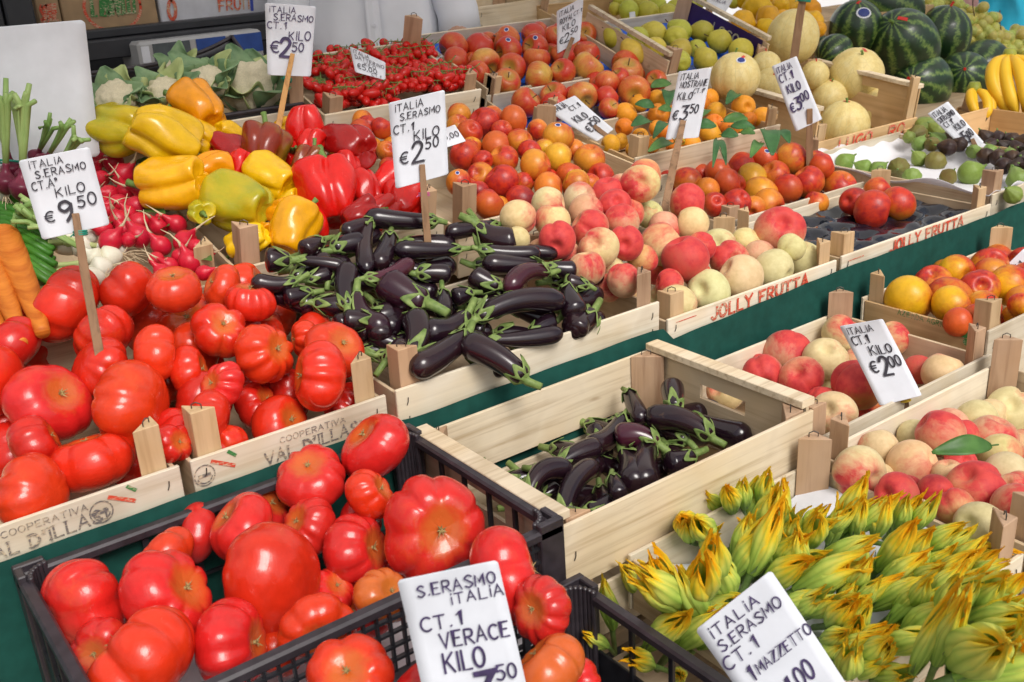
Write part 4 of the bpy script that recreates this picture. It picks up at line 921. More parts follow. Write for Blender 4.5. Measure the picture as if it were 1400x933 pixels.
# ------------------------------------------------------------------ aubergines: each a bent tube with a green cap
def aubergine(A, B, wid, bend, label, group, rg, tint=0.0, lift=0.0, showcap=True):
    A, B = Vector(A), Vector(B); X = B-A; Ln = X.length; t = X/Ln
    side = Vector(FB).cross(t).normalized(); up = t.cross(side)
    k = 26; pts = []; rad = []
    tap = rg.uniform(.5, .75)
    for i in range(k):
        s = i/(k-1); p = A+X*s+side*bend*Ln*4*s*(1-s)
        r = wid/2*(tap+(1-tap)*math.sin(min(1, s*1.25)*math.pi/2)**1.2)
        if s > .8: r *= math.sqrt(max(0.0, 1-((s-.8)/.2)**2*.985))
        if s < .06: r *= .75+.25*s/.06
        pts.append(p-A); rad.append(max(r, .0015))
    mb = MB(); mb.tube(pts, rad, 18); me = mb.mesh('aubergine', M['aubergine'], True)
    o = mobj('aubergine', me); o.location = A; o.color = (1, 1, 1, tint); tag(o, label, 'aubergine', group)
    # cap: five or six pointed lobes hugging the neck
    t0 = Vector(pts[2])-Vector(pts[0]); t0.normalize(); a = t0.orthogonal().normalized(); b = t0.cross(a)
    a = (a*math.cos(rg.random()*3)+b*math.sin(rg.random()*3)).normalized(); b = t0.cross(a)
    r0 = wid*.30; mb = MB(); P = []; n = 40; nl = rg.choice([5, 5, 6]); ph = rg.random()*6; lobe = [rg.uniform(.55, 1.2) for _ in range(nl)]
    for i in range(7):
        u = i/6; row = []
        for j in range(n+1):
            w = 2*math.pi*j/n; q = (w/(2*math.pi)*nl+ph) % nl; l = lobe[int(q) % nl]*(1-abs((q % 1)*2-1))**.9
            ext = wid*(.12+.60*l)*u
            s = (ext-.004)/Ln; s = max(0, s)
            rr = wid/2*(tap+(1-tap)*math.sin(min(1, s*1.25)*math.pi/2)**1.2)*1.05+.0014+wid*.16*max(0, u-.5)*(l-.1)*rg.uniform(.5, 1.4)
            rr = rr*(min(1, .34+.9*u) if u < .75 else 1.0)
            c = Vector(pts[0])+t0*(ext-.006*(1-u))+side*(bend*Ln*4*s*(1-s))*.7
            row.append(tuple(c+(a*math.cos(w)+b*math.sin(w))*rr))
        P.append(row)
    mb.grid(P)
    d = (-t0+side*rg.uniform(-.5, .5)+up*rg.uniform(-.2, .3)).normalized(); sl = wid*rg.uniform(.28, .6)
    mb.tube([Vector(pts[0])+t0*.004, Vector(pts[0])-t0*wid*.2, Vector(pts[0])-t0*wid*.25+d*sl], [wid*.20, wid*.155, wid*.13], 10)
    c = mb.obj('calyx', M['calyx'], o, True); so = c.modifiers.new('thick', 'SOLIDIFY'); so.thickness = .0008
    return o
def aub_pile(lst, conv, key, off, place, group, seed, yb, fat=1.28, fill=14):
    rg = random.Random(seed); c = CRATE[key]; items = []
    ends = [(*q[:2], 10) for it in lst for q in (conv([(it[0], it[1], 1)])+conv([(it[2], it[3], 1)]))]
    nh = heap_normal(ends, c['p'], off, R_(c['tilt']), yb); nreal = len(lst)
    lst = list(lst)
    for i in range(fill):
        a = rg.choice(lst[:nreal]); q = (a[0]+a[2])/2+rg.uniform(-50, 50), (a[1]+a[3])/2+rg.uniform(-25, 35); w = rg.uniform(-1, 1)
        lst.append((q[0]-110*math.cos(w), q[1]-60*math.sin(w), q[0]+110*math.cos(w), q[1]+60*math.sin(w), 80, rg.uniform(-.1, .1), -.032))
    for k, it in enumerate(lst):
        (ax, ay, bx, by, w, bend, lift), tint = it[:7], (it[7] if len(it) > 7 else .0)
        (pa,), (pb,) = conv([(ax, ay, w)]), conv([(bx, by, w)])
        def sp(px, py): return onplane(px, py, c['p']+nh*(off+lift), nh)
        A, B = sp(pa[0], pa[1]), sp(pb[0], pb[1]); wm = fat*pa[2]*np.linalg.norm(A-CO)/F_PX
        o = aubergine(A, B, wm, bend, '', group, rg, tint)
        long_ = (Vector(B)-Vector(A)).length > .16
        adj = ('long' if long_ else 'short')+(' curved' if abs(bend) > .1 else ' straight')+(' purple tinged' if tint > .3 else ' dark')
        if k < nreal: items.append(dict(o=o, px=(pa[0]+pb[0])/2, py=(pa[1]+pb[1])/2, w=60, adj=adj))
        else: o['label'] = 'dark aubergine buried low in the '+place; o['group'] = group+', lower layer'
    row_labels(items, 'aubergine', place, .45)
R6 = lambda l: [((340+t[0]/2.979), (240+t[1]/2.979), t[2]/2.979) for t in l]
R3Z = lambda l: [((560+t[0]/2.456), (440+t[1]/2.456), t[2]/2.456) for t in l]
# stem x, y, tip x, y, width (zoomed pixels), bend, lift in metres, [purple tint]
UP = [(760, 185, 470, 165, 72, .03, .0), (930, 205, 1100, 265, 105, -.14, .0), (500, 185, 380, 235, 60, .0, .0), (1010, 200, 800, 235, 60, .0, -.01), (495, 190, 485, 395, 62, -.06, .0), (300, 265, 215, 310, 70, .0, -.01),
 (575, 245, 520, 375, 72, .04, -.005), (345, 300, 470, 270, 75, .05, -.005), (860, 300, 590, 300, 66, .02, .005), (945, 302, 1190, 315, 62, -.04, .01), (1010, 300, 1260, 320, 56, 0, -.01), (165, 345, 65, 345, 88, .0, .0), (195, 345, 395, 375, 52, .02, .0),
 (190, 430, 10, 425, 66, .10, .0), (240, 425, 330, 400, 60, .0, -.01), (320, 420, 300, 330, 70, .0, -.015), (1190, 365, 950, 355, 72, .02, .006), (1215, 372, 1335, 385, 68, -.03, .004), (270, 520, 400, 540, 80, .0, -.02), (400, 535, 410, 365, 84, .05, .0),
 (480, 420, 665, 345, 62, -.10, .008, .9), (740, 390, 600, 350, 60, .1, -.01), (690, 400, 825, 405, 74, .03, .0), (720, 520, 545, 420, 128, .06, .008, .25), (790, 470, 785, 570, 66, .05, .0), (1020, 450, 905, 400, 82, .05, .006), (1215, 395, 1060, 480, 74, -.18, .008, .8),
 (905, 480, 830, 500, 66, .0, .0), (1040, 490, 900, 430, 80, .0, -.015), (1300, 450, 1340, 575, 92, -.05, .0), (1380, 450, 1290, 430, 60, .0, .0), (450, 575, 350, 610, 70, .0, -.01), (480, 590, 590, 560, 95, -.02, -.015), (440, 480, 575, 615, 92, -.22, .004, .2), (510, 590, 380, 590, 78, .0, .0),
 (935, 580, 1290, 520, 92, .10, .010), (1090, 500, 975, 555, 78, .0, .012, .15), (890, 565, 700, 630, 100, .15, .004), (660, 730, 665, 565, 105, -.12, .0), (830, 690, 960, 690, 90, .1, -.01), (985, 670, 1280, 640, 72, -.03, .002), (1370, 560, 1330, 640, 80, .0, -.01), (1150, 640, 1240, 590, 70, .0, -.015),
 (735, 620, 650, 650, 90, .0, -.02), (1400, 560, 1290, 620, 95, .1, -.012), (885, 650, 660, 795, 98, .04, .012), (1120, 825, 865, 680, 106, -.06, .016), (640, 520, 560, 640, 80, .0, -.02), (480, 560, 540, 680, 88, .08, -.012), (620, 690, 500, 640, 84, .08, -.016), (420, 610, 500, 650, 80, .0, -.02), (560, 760, 640, 690, 84, .0, -.016), (760, 700, 660, 740, 84, .05, -.02), (870, 610, 960, 640, 80, 0, -.02), (250, 480, 140, 500, 70, 0, -.015)]
aub_pile(UP, R6, 'EG', .010, 'upper aubergine heap', 'aubergines heaped in the upper crate', 71, 1.57, 1.15, 38)
LO = [(735, 240, 780, 335, 58, .0, .02), (640, 400, 620, 360, 60, .0, .0), (600, 430, 520, 470, 75, .0, .0), (890, 290, 880, 210, 76, .0, .035), (940, 320, 1150, 385, 82, -.06, .0), (720, 320, 590, 420, 70, .1, .01), (1010, 385, 790, 325, 82, -.12, .018), (930, 400, 840, 330, 70, .05, .0),
 (830, 410, 690, 390, 84, -.12, .01, .6), (950, 450, 860, 480, 78, .05, .0), (720, 440, 740, 560, 95, .08, .0), (800, 420, 790, 560, 95, -.05, .0), (870, 430, 930, 500, 90, .0, -.01), (490, 490, 540, 560, 60, .0, -.01), (500, 480, 640, 420, 72, .05, .012), (420, 500, 480, 545, 78, .05, -.01),
 (270, 500, 375, 570, 66, -.08, .0, .2), (385, 545, 450, 560, 62, .0, .0), (395, 600, 545, 505, 74, .24, .02), (515, 655, 628, 480, 74, .10, .016), (590, 640, 700, 605, 84, -.08, .0), (680, 520, 705, 590, 58, .0, .025), (440, 590, 500, 560, 60, 0, -.01), (190, 455, 215, 520, 50, .0, .02), (640, 560, 660, 640, 70, 0, -.01), (800, 340, 1000, 300, 70, .0, -.012)]
aub_pile(LO, R3Z, 'AL', -.085, 'lower aubergine crate', 'aubergines in the lower slatted crate', 72, 1.19, 1.08, 16)

# ------------------------------------------------------------------ courgette flowers, tied in small bunches
def petal_mat():
    m, nt, p = new_mat('courgette_petal'); oi, w = rnd(nt)
    at = nt.nodes.new('ShaderNodeAttribute'); at.attribute_name = 'petal'; sp = nt.nodes.new('ShaderNodeSeparateXYZ'); L(nt, at.outputs['Vector'], sp.inputs[0])
    n = noise(nt, coords(nt, 'Object', (70, 70, 22)), 1.0, 5, .65, w); n2 = noise(nt, coords(nt), 160, 3, .6, w)
    zz = math_(nt, 'ADD', sp.outputs[0], math_(nt, 'MULTIPLY_ADD', n, .40, -.20)); zz = math_(nt, 'ADD', zz, math_(nt, 'MULTIPLY_ADD', oi.outputs['Random'], -.22, .10))
    body = ramp(nt, zz, [(.05, (.34, .54, .09)), (.32, (.56, .74, .14)), (.46, (.80, .80, .15)), (.58, (.98, .72, .04)), (.80, (.98, .46, .006))])
    vein = ramp(nt, zz, [(.1, (.14, .32, .04)), (.6, (.27, .46, .05)), (.85, (.85, .52, .03))])
    L(nt, mixc(nt, math_(nt, 'MULTIPLY', sp.outputs[1], ramp(nt, n, [(.3, (.5,.5,.5)), (.7, (1,1,1))])), body, vein), p.inputs['Base Color'])
    p.inputs['Roughness'].default_value = .6; p.inputs['Specular IOR Level'].default_value = .2
    bump(nt, p, math_(nt, 'ADD', sp.outputs[1], math_(nt, 'MULTIPLY_ADD', n2, .8, n)), .28, .003)
    tr = nt.nodes.new('ShaderNodeBsdfTranslucent'); mx = nt.nodes.new('ShaderNodeMixShader'); mx.inputs[0].default_value = .18; col = p.inputs['Base Color'].links[0].from_socket
    L(nt, col, tr.inputs[0]); L(nt, p.outputs[0], mx.inputs[1]); L(nt, tr.outputs[0], mx.inputs[2]); L(nt, mx.outputs[0], nt.nodes['Material Output'].inputs[0]); return m
M['bloom'] = petal_mat()
def bloom_mesh(seed):
    """five long petals folded round each other; every petal has a green mid rib, a yellow blade and a ragged orange edge"""
    rg = random.Random(seed+300); mb = MB(); ph = rg.random()*6; Ln = .100; att = []; nl = 5; open_ = seed % 4 == 0
    for q in range(nl):
        a0 = ph+2*math.pi*q/nl+rg.uniform(-.15, .15); tl = rg.uniform(.80, 1.12); curl = rg.uniform(-.5, .12) if not open_ else rg.uniform(.2, 1.1); tw = rg.uniform(-.25, .25); lift = .0012*(q % 2)+rg.uniform(0, .0008); P = []; k, h = 26, 8
        p1, p2 = rg.random()*6, rg.random()*6
        for i in range(k):
            s = i/(k-1); row = []
            R = .0155*(math.sin(math.pi*min(1, .13+s*.62))**.85)*(1-.78*max(0, (s-.48)/.52)**1.15)+lift*(.3+s)
            if s > .68: R += .016*curl*((s-.68)/.32)**2
            wa = (2*math.pi/nl)*(.62*(1-max(0, (s-.55)/.45)**1.6)+.02)*(1.15 if s < .6 else 1.15)
            for j in range(-h, h+1):
                t = j/h; a = a0+wa*t+tw*s+.10*math.sin(6*s+p1)*s
                rr = R*(1+.20*(1-abs(t))**.8*(1-.4*s)-.12*abs(t)**2)+.0011*math.sin(5*t+14*s+p2)*s+.0030*math.sin(17*s+9*t+p1)*max(0, s-.55)+.0010*math.sin(29*s-12*t+p2)*max(0, s-.5)
                z = Ln*tl*s*(1-.10*abs(t)**2*s)+.0045*math.sin(8*t+p2)*s**3
                row.append((rr*math.cos(a)+.005*math.sin(2.2*s+ph)*s, rr*math.sin(a)+.005*math.cos(2*s+ph)*s, z))
                rib = max(0, 1-abs(t)/.22)+.7*max(0, 1-abs(abs(t)-.5)/.14); att.append((s*.76+.11*abs(t)**3*min(1, s*2.2), min(1, rib)*(1-.35*s), 0))
            P.append(row)
        mb.grid(P)
    me = mb.mesh('blossom', M['bloom'], True); at = me.attributes.new('petal', 'FLOAT_VECTOR', 'POINT'); at.data.foreach_set('vector', np.array(att, dtype=np.float32).ravel()); return me
def bloom_stem(seed):
    rg = random.Random(seed+330); mb = MB(); mb.tube([(0, 0, .008), (.001, 0, -.01), (rg.uniform(-.01, .01), rg.uniform(-.01, .01), -.06)], [.0085, .0052, .0045], 8)
    for j in range(5):
        a = 6.28*j/5+rg.random()*.4; c, s = math.cos(a), math.sin(a)
        mb.add([(.0085*c-.003*s, .0085*s+.003*c, .002), (.0085*c+.003*s, .0085*s-.003*c, .002), (.017*c, .017*s, .02+rg.uniform(0, .012))], [(0, 1, 2)])
    return mb.mesh('stem', M['stemgreen'], True)
BLOOM = [(bloom_mesh(i), bloom_stem(i)) for i in range(8)]
def bloom_bunch(label, lst, seed, p0, n, off=.0, extra=True):
    rg = random.Random(seed); root = None
    for (bx, by, tx, ty, w) in lst:
        f = lambda x, y: (780+x/2.258, 600+y/2.258)
        A = onplane(*f(bx, by), np.array(p0)+np.array(n)*off, np.array(n)); wm = w/2.258*np.linalg.norm(A-CO)/F_PX
        d2 = np.array(f(tx, ty))-np.array(f(bx, by)); px = np.linalg.norm(d2)*np.linalg.norm(A-CO)/F_PX
        Ln = max(px*1.34, wm*2.7); zb = math.sqrt(max(0, Ln*Ln-px*px)); dirv = FR*(d2[0]/np.linalg.norm(d2)*px)+FU*(-d2[1]/np.linalg.norm(d2)*px)+FB*zb*.9
        if root is None: root = empty('flower_bunch', A); tag(root, label, 'courgette flowers', 'bunches of courgette flowers')
        i = rg.randrange(8); b = mobj('blossom', BLOOM[i][0], root)
        mw = Matrix.Translation(Vector(A-root_loc(root))) @ frame(np.array(dirv)+(FR*rg.uniform(-.3, .3)+FB*rg.uniform(-.25, .25))*Ln, rg.random()*6.28) @ Matrix.Diagonal((wm/.033*.90, wm/.033*.90, Ln/.098, 1)); b.matrix_local = mw
        mobj('stem', BLOOM[i][1], b)
        for _x in range(1 if extra else 0):
            i = rg.randrange(8); b = mobj('blossom', BLOOM[i][0], root); d3 = np.array(dirv)/np.linalg.norm(dirv)*Ln; o3 = FR*rg.choice((-1, 1))*rg.uniform(.4, .9)*wm+FU*rg.uniform(-.5, .2)*wm-FB*rg.uniform(.2, .7)*wm-d3*.10
            b.matrix_local = Matrix.Translation(Vector(A-root_loc(root)+o3)) @ frame(d3+FR*rg.uniform(-.3, .3)*Ln, rg.random()*6.28) @ Matrix.Diagonal((wm/.033*.84, wm/.033*.84, Ln/.102, 1)); mobj('stem', BLOOM[i][1], b)
def root_loc(r): return np.array(r.location)
fp, fn_ = CRATE['FL']['p'], CRATE['FL']['n']
FB1 = [('bunch of three plump courgette flowers left of the white card', [(335, 515, 190, 335, 110), (390, 495, 300, 285, 112), (440, 440, 438, 260, 100)]),
 ('row of courgette flowers against the back board behind the aubergine crate', [(500, 220, 470, 125, 70), (535, 210, 535, 115, 55), (590, 200, 595, 85, 62), (620, 300, 645, 130, 90), (560, 410, 548, 215, 86), (430, 290, 400, 210, 85), (370, 310, 355, 240, 62), (508, 365, 500, 235, 70)]),
 ('cluster of green courgette flowers below the striped corner posts', [(625, 385, 662, 255, 82), (690, 410, 705, 265, 74), (655, 310, 690, 200, 72), (735, 330, 745, 185, 76), (770, 290, 805, 195, 60), (835, 280, 865, 145, 74)]),
 ('courgette flowers reaching up to the pale peaches', [(870, 290, 930, 160, 60), (940, 300, 985, 190, 60), (1005, 280, 1020, 175, 56), (1045, 285, 1078, 155, 58), (1010, 380, 1050, 250, 70), (1085, 345, 1175, 255, 62)]),
 ('wide open orange courgette flowers right above the white card', [(700, 470, 780, 345, 96), (690, 540, 735, 450, 62), (760, 390, 855, 295, 84), (835, 480, 870, 350, 70)]),
 ('middle bunch of courgette flowers with orange tips', [(880, 520, 905, 410, 54), (930, 520, 1015, 385, 70), (950, 400, 975, 235, 80), (1060, 460, 1140, 345, 80), (960, 450, 1000, 330, 66)]),
 ('small courgette flowers beside the right edge of the white card', [(740, 540, 800, 455, 62), (800, 570, 830, 470, 76), (850, 610, 890, 500, 62), (895, 640, 965, 555, 66), (780, 620, 790, 560, 56)]),
 ('courgette flowers along the front board of their crate', [(960, 650, 1020, 540, 80), (905, 700, 975, 590, 80), (845, 730, 890, 620, 82), (830, 660, 880, 560, 60), (950, 740, 990, 660, 60)]),
 ('courgette flowers at the right end below the corner posts', [(1130, 340, 1290, 325, 60), (1110, 440, 1180, 335, 70), (1165, 410, 1230, 315, 62), (1030, 610, 1060, 470, 80), (985, 570, 1045, 440, 70), (1100, 580, 1165, 460, 78)]),
 ('orange courgette flowers drooping behind the black crate', [(240, 640, 290, 490, 84), (330, 640, 372, 515, 88), (420, 545, 505, 455, 84), (235, 480, 165, 400, 70), (400, 640, 420, 560, 70)]),
 ('courgette flowers seen through the side of the black crate', [(130, 580, 70, 415, 62), (60, 600, 20, 480, 60), (250, 700, 195, 630, 66), (330, 740, 350, 690, 50), (110, 640, 40, 560, 50)])]
for k, (lab, lst) in enumerate(FB1): bloom_bunch(lab, lst, 80+k, fp, fn_, -.075 if k >= 9 else -.012, k < 9)
bloom_bunch('big loose bunch of courgette flowers hanging over the lower right corner', [(1130, 690, 1140, 415, 74), (1195, 690, 1205, 515, 150), (1190, 740, 1385, 590, 105), (1245, 570, 1290, 490, 92), (1310, 570, 1385, 475, 84), (1335, 740, 1372, 610, 74), (1240, 530, 1250, 395, 84), (1175, 530, 1190, 395, 72), (1300, 490, 1332, 425, 56), (1400, 740, 1400, 560, 90), (1260, 640, 1330, 540, 84)], 99, fp, fn_, .045)
bloom_bunch('second loose bunch of courgette flowers filling the crate behind the big bunch', [(1100, 500, 1150, 400, 64), (1180, 480, 1230, 380, 60), (1050, 520, 1090, 410, 60), (1230, 430, 1290, 350, 56)], 98, fp, fn_, .01)

# ------------------------------------------------------------------ radishes with leaves
RZ = lambda x, y: (0+x/3.11, 180+y/3.11)
vg = CRATE['VG']
def leaf_mesh(mb, base, tip, width, up, fold=.25, wav=.12, rg=random, n=9):
    base, tip, up = Vector(base), Vector(tip), Vector(up).normalized(); t = tip-base; Ln = t.length; side = t.cross(up).normalized(); up = side.cross(t).normalized(); P = []
    ph = rg.random()*6
    for i in range(n+1):
        s = i/n; w = width/2*(math.sin(math.pi*min(1, s*.93+.04))**.75)*(1-.25*s); row = []
        for j in range(-3, 4):
            q = j/3
            row.append(tuple(base+t*s+side*w*q+up*(Ln*.12*math.sin(math.pi*s)+fold*w*abs(q)+wav*w*math.sin(9*s+ph+3*q)*abs(q))))
        P.append(row)
    mb.grid(P)
RAD_MESH = body_mesh('radish', radish_fn(0), M['radish'], 18, 24)
def root_mesh(seed):
    rg = random.Random(seed); mb = MB(); a, b = rg.uniform(-.9, .9), rg.uniform(-.9, .9)
    mb.tube([(0, 0, -1.2), (.15*a, .15*b, -1.9), (.6*a, .6*b, -2.7), (1.3*a, 1.2*b, -3.3)], [.28, .11, .06, .025], 6); return mb.mesh('root', M['root'], True)
ROOTS = [root_mesh(i) for i in range(6)]
def radish_bunch(label, lst, leaves, seed, off):
    rg = random.Random(seed); root = None
    for (x, y, w) in lst:
        q = onplane(*RZ(x, y), vg['p']+vg['n']*(off+rg.uniform(-.006, .006)), vg['n']); r = w/3.11/2*np.linalg.norm(q-CO)/F_PX
        if root is None: root = empty('radish_bunch', q); tag(root, label, 'radishes', 'bunches of radishes')
        o = mobj('radish', RAD_MESH, root); d = -(Vector(FB)*rg.uniform(.1, .9)+Vector(FR)*rg.uniform(-.9, .9)+Vector(FU)*rg.uniform(-.3, .9))
        o.matrix_local = Matrix.Translation(Vector(q)-root.location) @ frame(d, rg.random()*6) @ Matrix.Diagonal((r, r, r*1.08, 1)); o.color = (.60, .012, .035, rg.uniform(.2, .6))
        mobj('root', ROOTS[rg.randrange(6)], o)
    mb = MB()
    for (x0, y0, x1, y1, w) in leaves:
        a = onplane(*RZ(x0, y0), vg['p']+vg['n']*(off-.02), vg['n']); b = onplane(*RZ(x1, y1), vg['p']+vg['n']*(off+.012), vg['n'])
        leaf_mesh(mb, Vector(a)-root.location, Vector(b)-root.location, w/3.11*np.linalg.norm(a-CO)/F_PX, Vector(FB)*.6+Vector((0, 0, 1)), rg=rg)
    mb.obj('leaves', M['leaf'], root, True)
radish_bunch('bunch of radishes at the top beside the square price card', [(430, 115, 72), (482, 130, 82), (520, 185, 92), (430, 200, 66), (400, 150, 60), (535, 250, 72), (605, 250, 78), (465, 265, 72), (440, 300, 60)], [(560, 160, 640, 130, 60), (500, 230, 450, 190, 60), (560, 200, 600, 180, 60), (620, 230, 680, 220, 60)], 1, .045)
radish_bunch('middle bunch of radishes below the topmost bunch', [(505, 305, 74), (580, 315, 80), (460, 335, 56), (510, 380, 82), (592, 388, 86), (548, 345, 60), (470, 465, 92), (440, 415, 72), (545, 460, 64), (590, 445, 92), (530, 420, 70)], [(640, 310, 720, 300, 90), (600, 350, 700, 350, 90), (650, 300, 760, 290, 80), (480, 420, 470, 390, 60)], 2, .04)
radish_bunch('bunch of radishes with long roots by the corner post', [(675, 405, 76), (682, 372, 52), (752, 395, 78), (685, 487, 82), (788, 470, 98), (665, 545, 66), (720, 572, 72), (806, 556, 92), (762, 530, 62), (876, 520, 64), (866, 602, 66), (832, 490, 64), (740, 620, 70), (690, 600, 70)], [(800, 380, 910, 350, 110), (720, 340, 800, 330, 90), (860, 560, 900, 550, 60), (700, 440, 720, 400, 50), (830, 420, 950, 360, 90)], 3, .04)
# ------------------------------------------------------------------ onions, spring onions, carrots
M['greenstop'] = leafy('cut_onion_stems', (.10, .24, .04), (.42, .52, .20), 14, .4, (1, 1, .2))
def strand(mb, rg, p, d, ln, r=.0009, curl=.6):
    p = Vector(p); pts = [tuple(p)]; d = Vector(d).normalized()
    for i in range(5):
        d = (d+Vector((rg.uniform(-1, 1), rg.uniform(-1, 1), rg.uniform(-1, .6)))*curl*.5).normalized(); p = p+d*ln/5; pts.append(tuple(p))
    mb.tube(pts, [r, r*.9, r*.8, r*.7, r*.55, r*.4], 4)
def vgp(px, py, off): return Vector(onplane(px, py, vg['p']+vg['n']*off, vg['n']))
def onion_bunch(label, bulbs, seed, off, bulbmat, group, stemlen, band=None, leafmat='greenstop', rootdir=None):
    """bulbs: (bulb px, py, r px, stem end px, py, end lift)"""
    rg = random.Random(seed); root = None
    for (x, y, r, x1, y1, lift) in bulbs:
        a = vgp(x, y, off); k = np.linalg.norm(np.array(a)-CO)/F_PX; r = r*k; b = Vector(CO+ray(x1, y1)/np.linalg.norm(ray(x1, y1))*(np.linalg.norm(np.array(a)-CO)+lift))
        if root is None: root = empty('onion_bunch', a); tag(root, label, 'onions', group)
        d = (b-a).normalized(); mb = MB(); pts = []; rad = []
        for i in range(16):
            s = i/15; pts.append((a-root.location)+d*(r*2.6*s-r)); rad.append(r*max(.12, (math.sin(math.pi*min(1, s*1.0+.02))**.6 if s < .45 else .26+.74*math.exp(-((s-.45)/.2)**2))))
        mb.tube(pts, rad, 14); bl = mb.obj('bulb', M[bulbmat], root, True)
        mb = MB(); s0 = pts[-1]; e = b-root.location; mid = (s0+e)/2+Vector((0, 0, .006))
        for j in range(6):
            off2 = Vector((rg.uniform(-1, 1), rg.uniform(-1, 1), rg.uniform(-1, 1)))*r*.35
            mb.tube([s0-d*.01, s0*.6+e*.4+off2*.5, mid*.3+e*.7+off2, e+off2*2.6+d*r*rg.uniform(-.8, .8)], [r*.22, r*.22, r*.24, r*.20], 8)
        mb.obj('green_stem', M[leafmat], root, True)
        mb = MB()
        for j in range(9): strand(mb, rg, Vector(pts[0])+d*r*.1, -d+Vector((rg.uniform(-.7, .7), rg.uniform(-.7, .7), rg.uniform(-.9, .3))), r*rg.uniform(1.5, 3.2), .0008)
        mb.obj('roots', M['root'], bl, True)
    if band:
        a = vgp(band[0], band[1], off+.012); mb = MB(); pts = [a-root.location+Vector(FR)*.020*math.cos(w)+Vector(FB)*.020*math.sin(w) for w in np.linspace(0, 6.283, 22)]
        mb.tube(pts, .0022, 6); mb.obj('rubber_band', M['rubber'], root, True)
onion_bunch('bunch of purple spring onions with a green rubber band before the blank board', [(8, 250, 15, 8, 130, -.02), (30, 258, 16, 34, 125, -.02), (16, 232, 13, -8, 135, -.02), (34, 240, 12, 24, 140, -.01)], 5, .085, 'purplebulb', 'bunches of spring onions', .1, (12, 222))
onion_bunch('second bunch of purple onions with cut green tops, behind the square price card', [(60, 222, 12, 94, 170, -.07), (74, 232, 12, 112, 184, -.07), (50, 215, 11, 70, 168, -.07)], 6, .09, 'purplebulb', 'bunches of spring onions', .1)
onion_bunch('white spring onions with tangled roots under the square price card', [(92, 331, 19, 20, 285, .0), (112, 338, 14, 30, 295, .0), (130, 352, 13, 50, 300, .01), (118, 322, 14, 40, 280, .02)], 7, .03, 'bulb', 'bunches of spring onions', .1)
onion_bunch('pale leeks lying with roots towards the radishes', [(150, 352, 16, 60, 372, .0), (138, 366, 15, 50, 388, .0), (158, 340, 14, 90, 330, .0), (128, 380, 14, 55, 392, .0)], 8, .025, 'bulb', 'bunches of spring onions', .1, None, 'leafpale')
onion_bunch('white onion at the left edge above the long green leaves', [(0, 262, 13, -15, 230, .0)], 9, .06, 'bulb', 'bunches of spring onions', .1)
mb = MB(); rg = random.Random(3)
root = empty('spring_onion_leaves', vgp(30, 300, .03)); tag(root, 'long dark green tubular onion leaves above the carrots', 'onion leaves')
for i in range(16):
    a = vgp(62+rg.uniform(-6, 20), 285+i*7, .02+rg.uniform(0, .02))-root.location; b = vgp(-30, 262+i*6, .03)-root.location
    mb.tube([a, a*.7+b*.3+Vector((0, 0, .012)), a*.4+b*.6+Vector((0, 0, .012)), b], [.006, .0085, .0085, .007], 8)
mb.obj('leaves', M['greens'], root, True)
def carrot(label, x0, y0, x1, y1, w, off):
    a, b = vgp(x0, y0, off), vgp(x1, y1, off); t = b-a; k = np.linalg.norm(np.array(a)-CO)/F_PX; mb = MB(); rr = w/2*k
    mb.tube([t*s+Vector(FR)*.004*math.sin(s*3) for s in np.linspace(0, 1, 60)], [rr*(.82 if i == 0 else 1)*(1-.62*(i/59)**1.2)*(1+.012*math.sin(i*2.1)+.010*math.sin(i*3.7)+.015*math.sin(i*.6)) for i in range(60)], 24)
    o = mb.obj('carrot', M['carrot'], None, True); o.location = a; tag(o, label, 'carrot', 'carrots at the left edge')
carrot('larger upper orange carrot beside the green onion leaves', 4, 325, 58, 455, 40, .045)
carrot('lower orange carrot at the left edge beside the tomatoes', -12, 365, 30, 470, 32, .04)
carrot('orange carrot mostly cut off by the left edge', -30, 400, 6, 480, 32, .03)

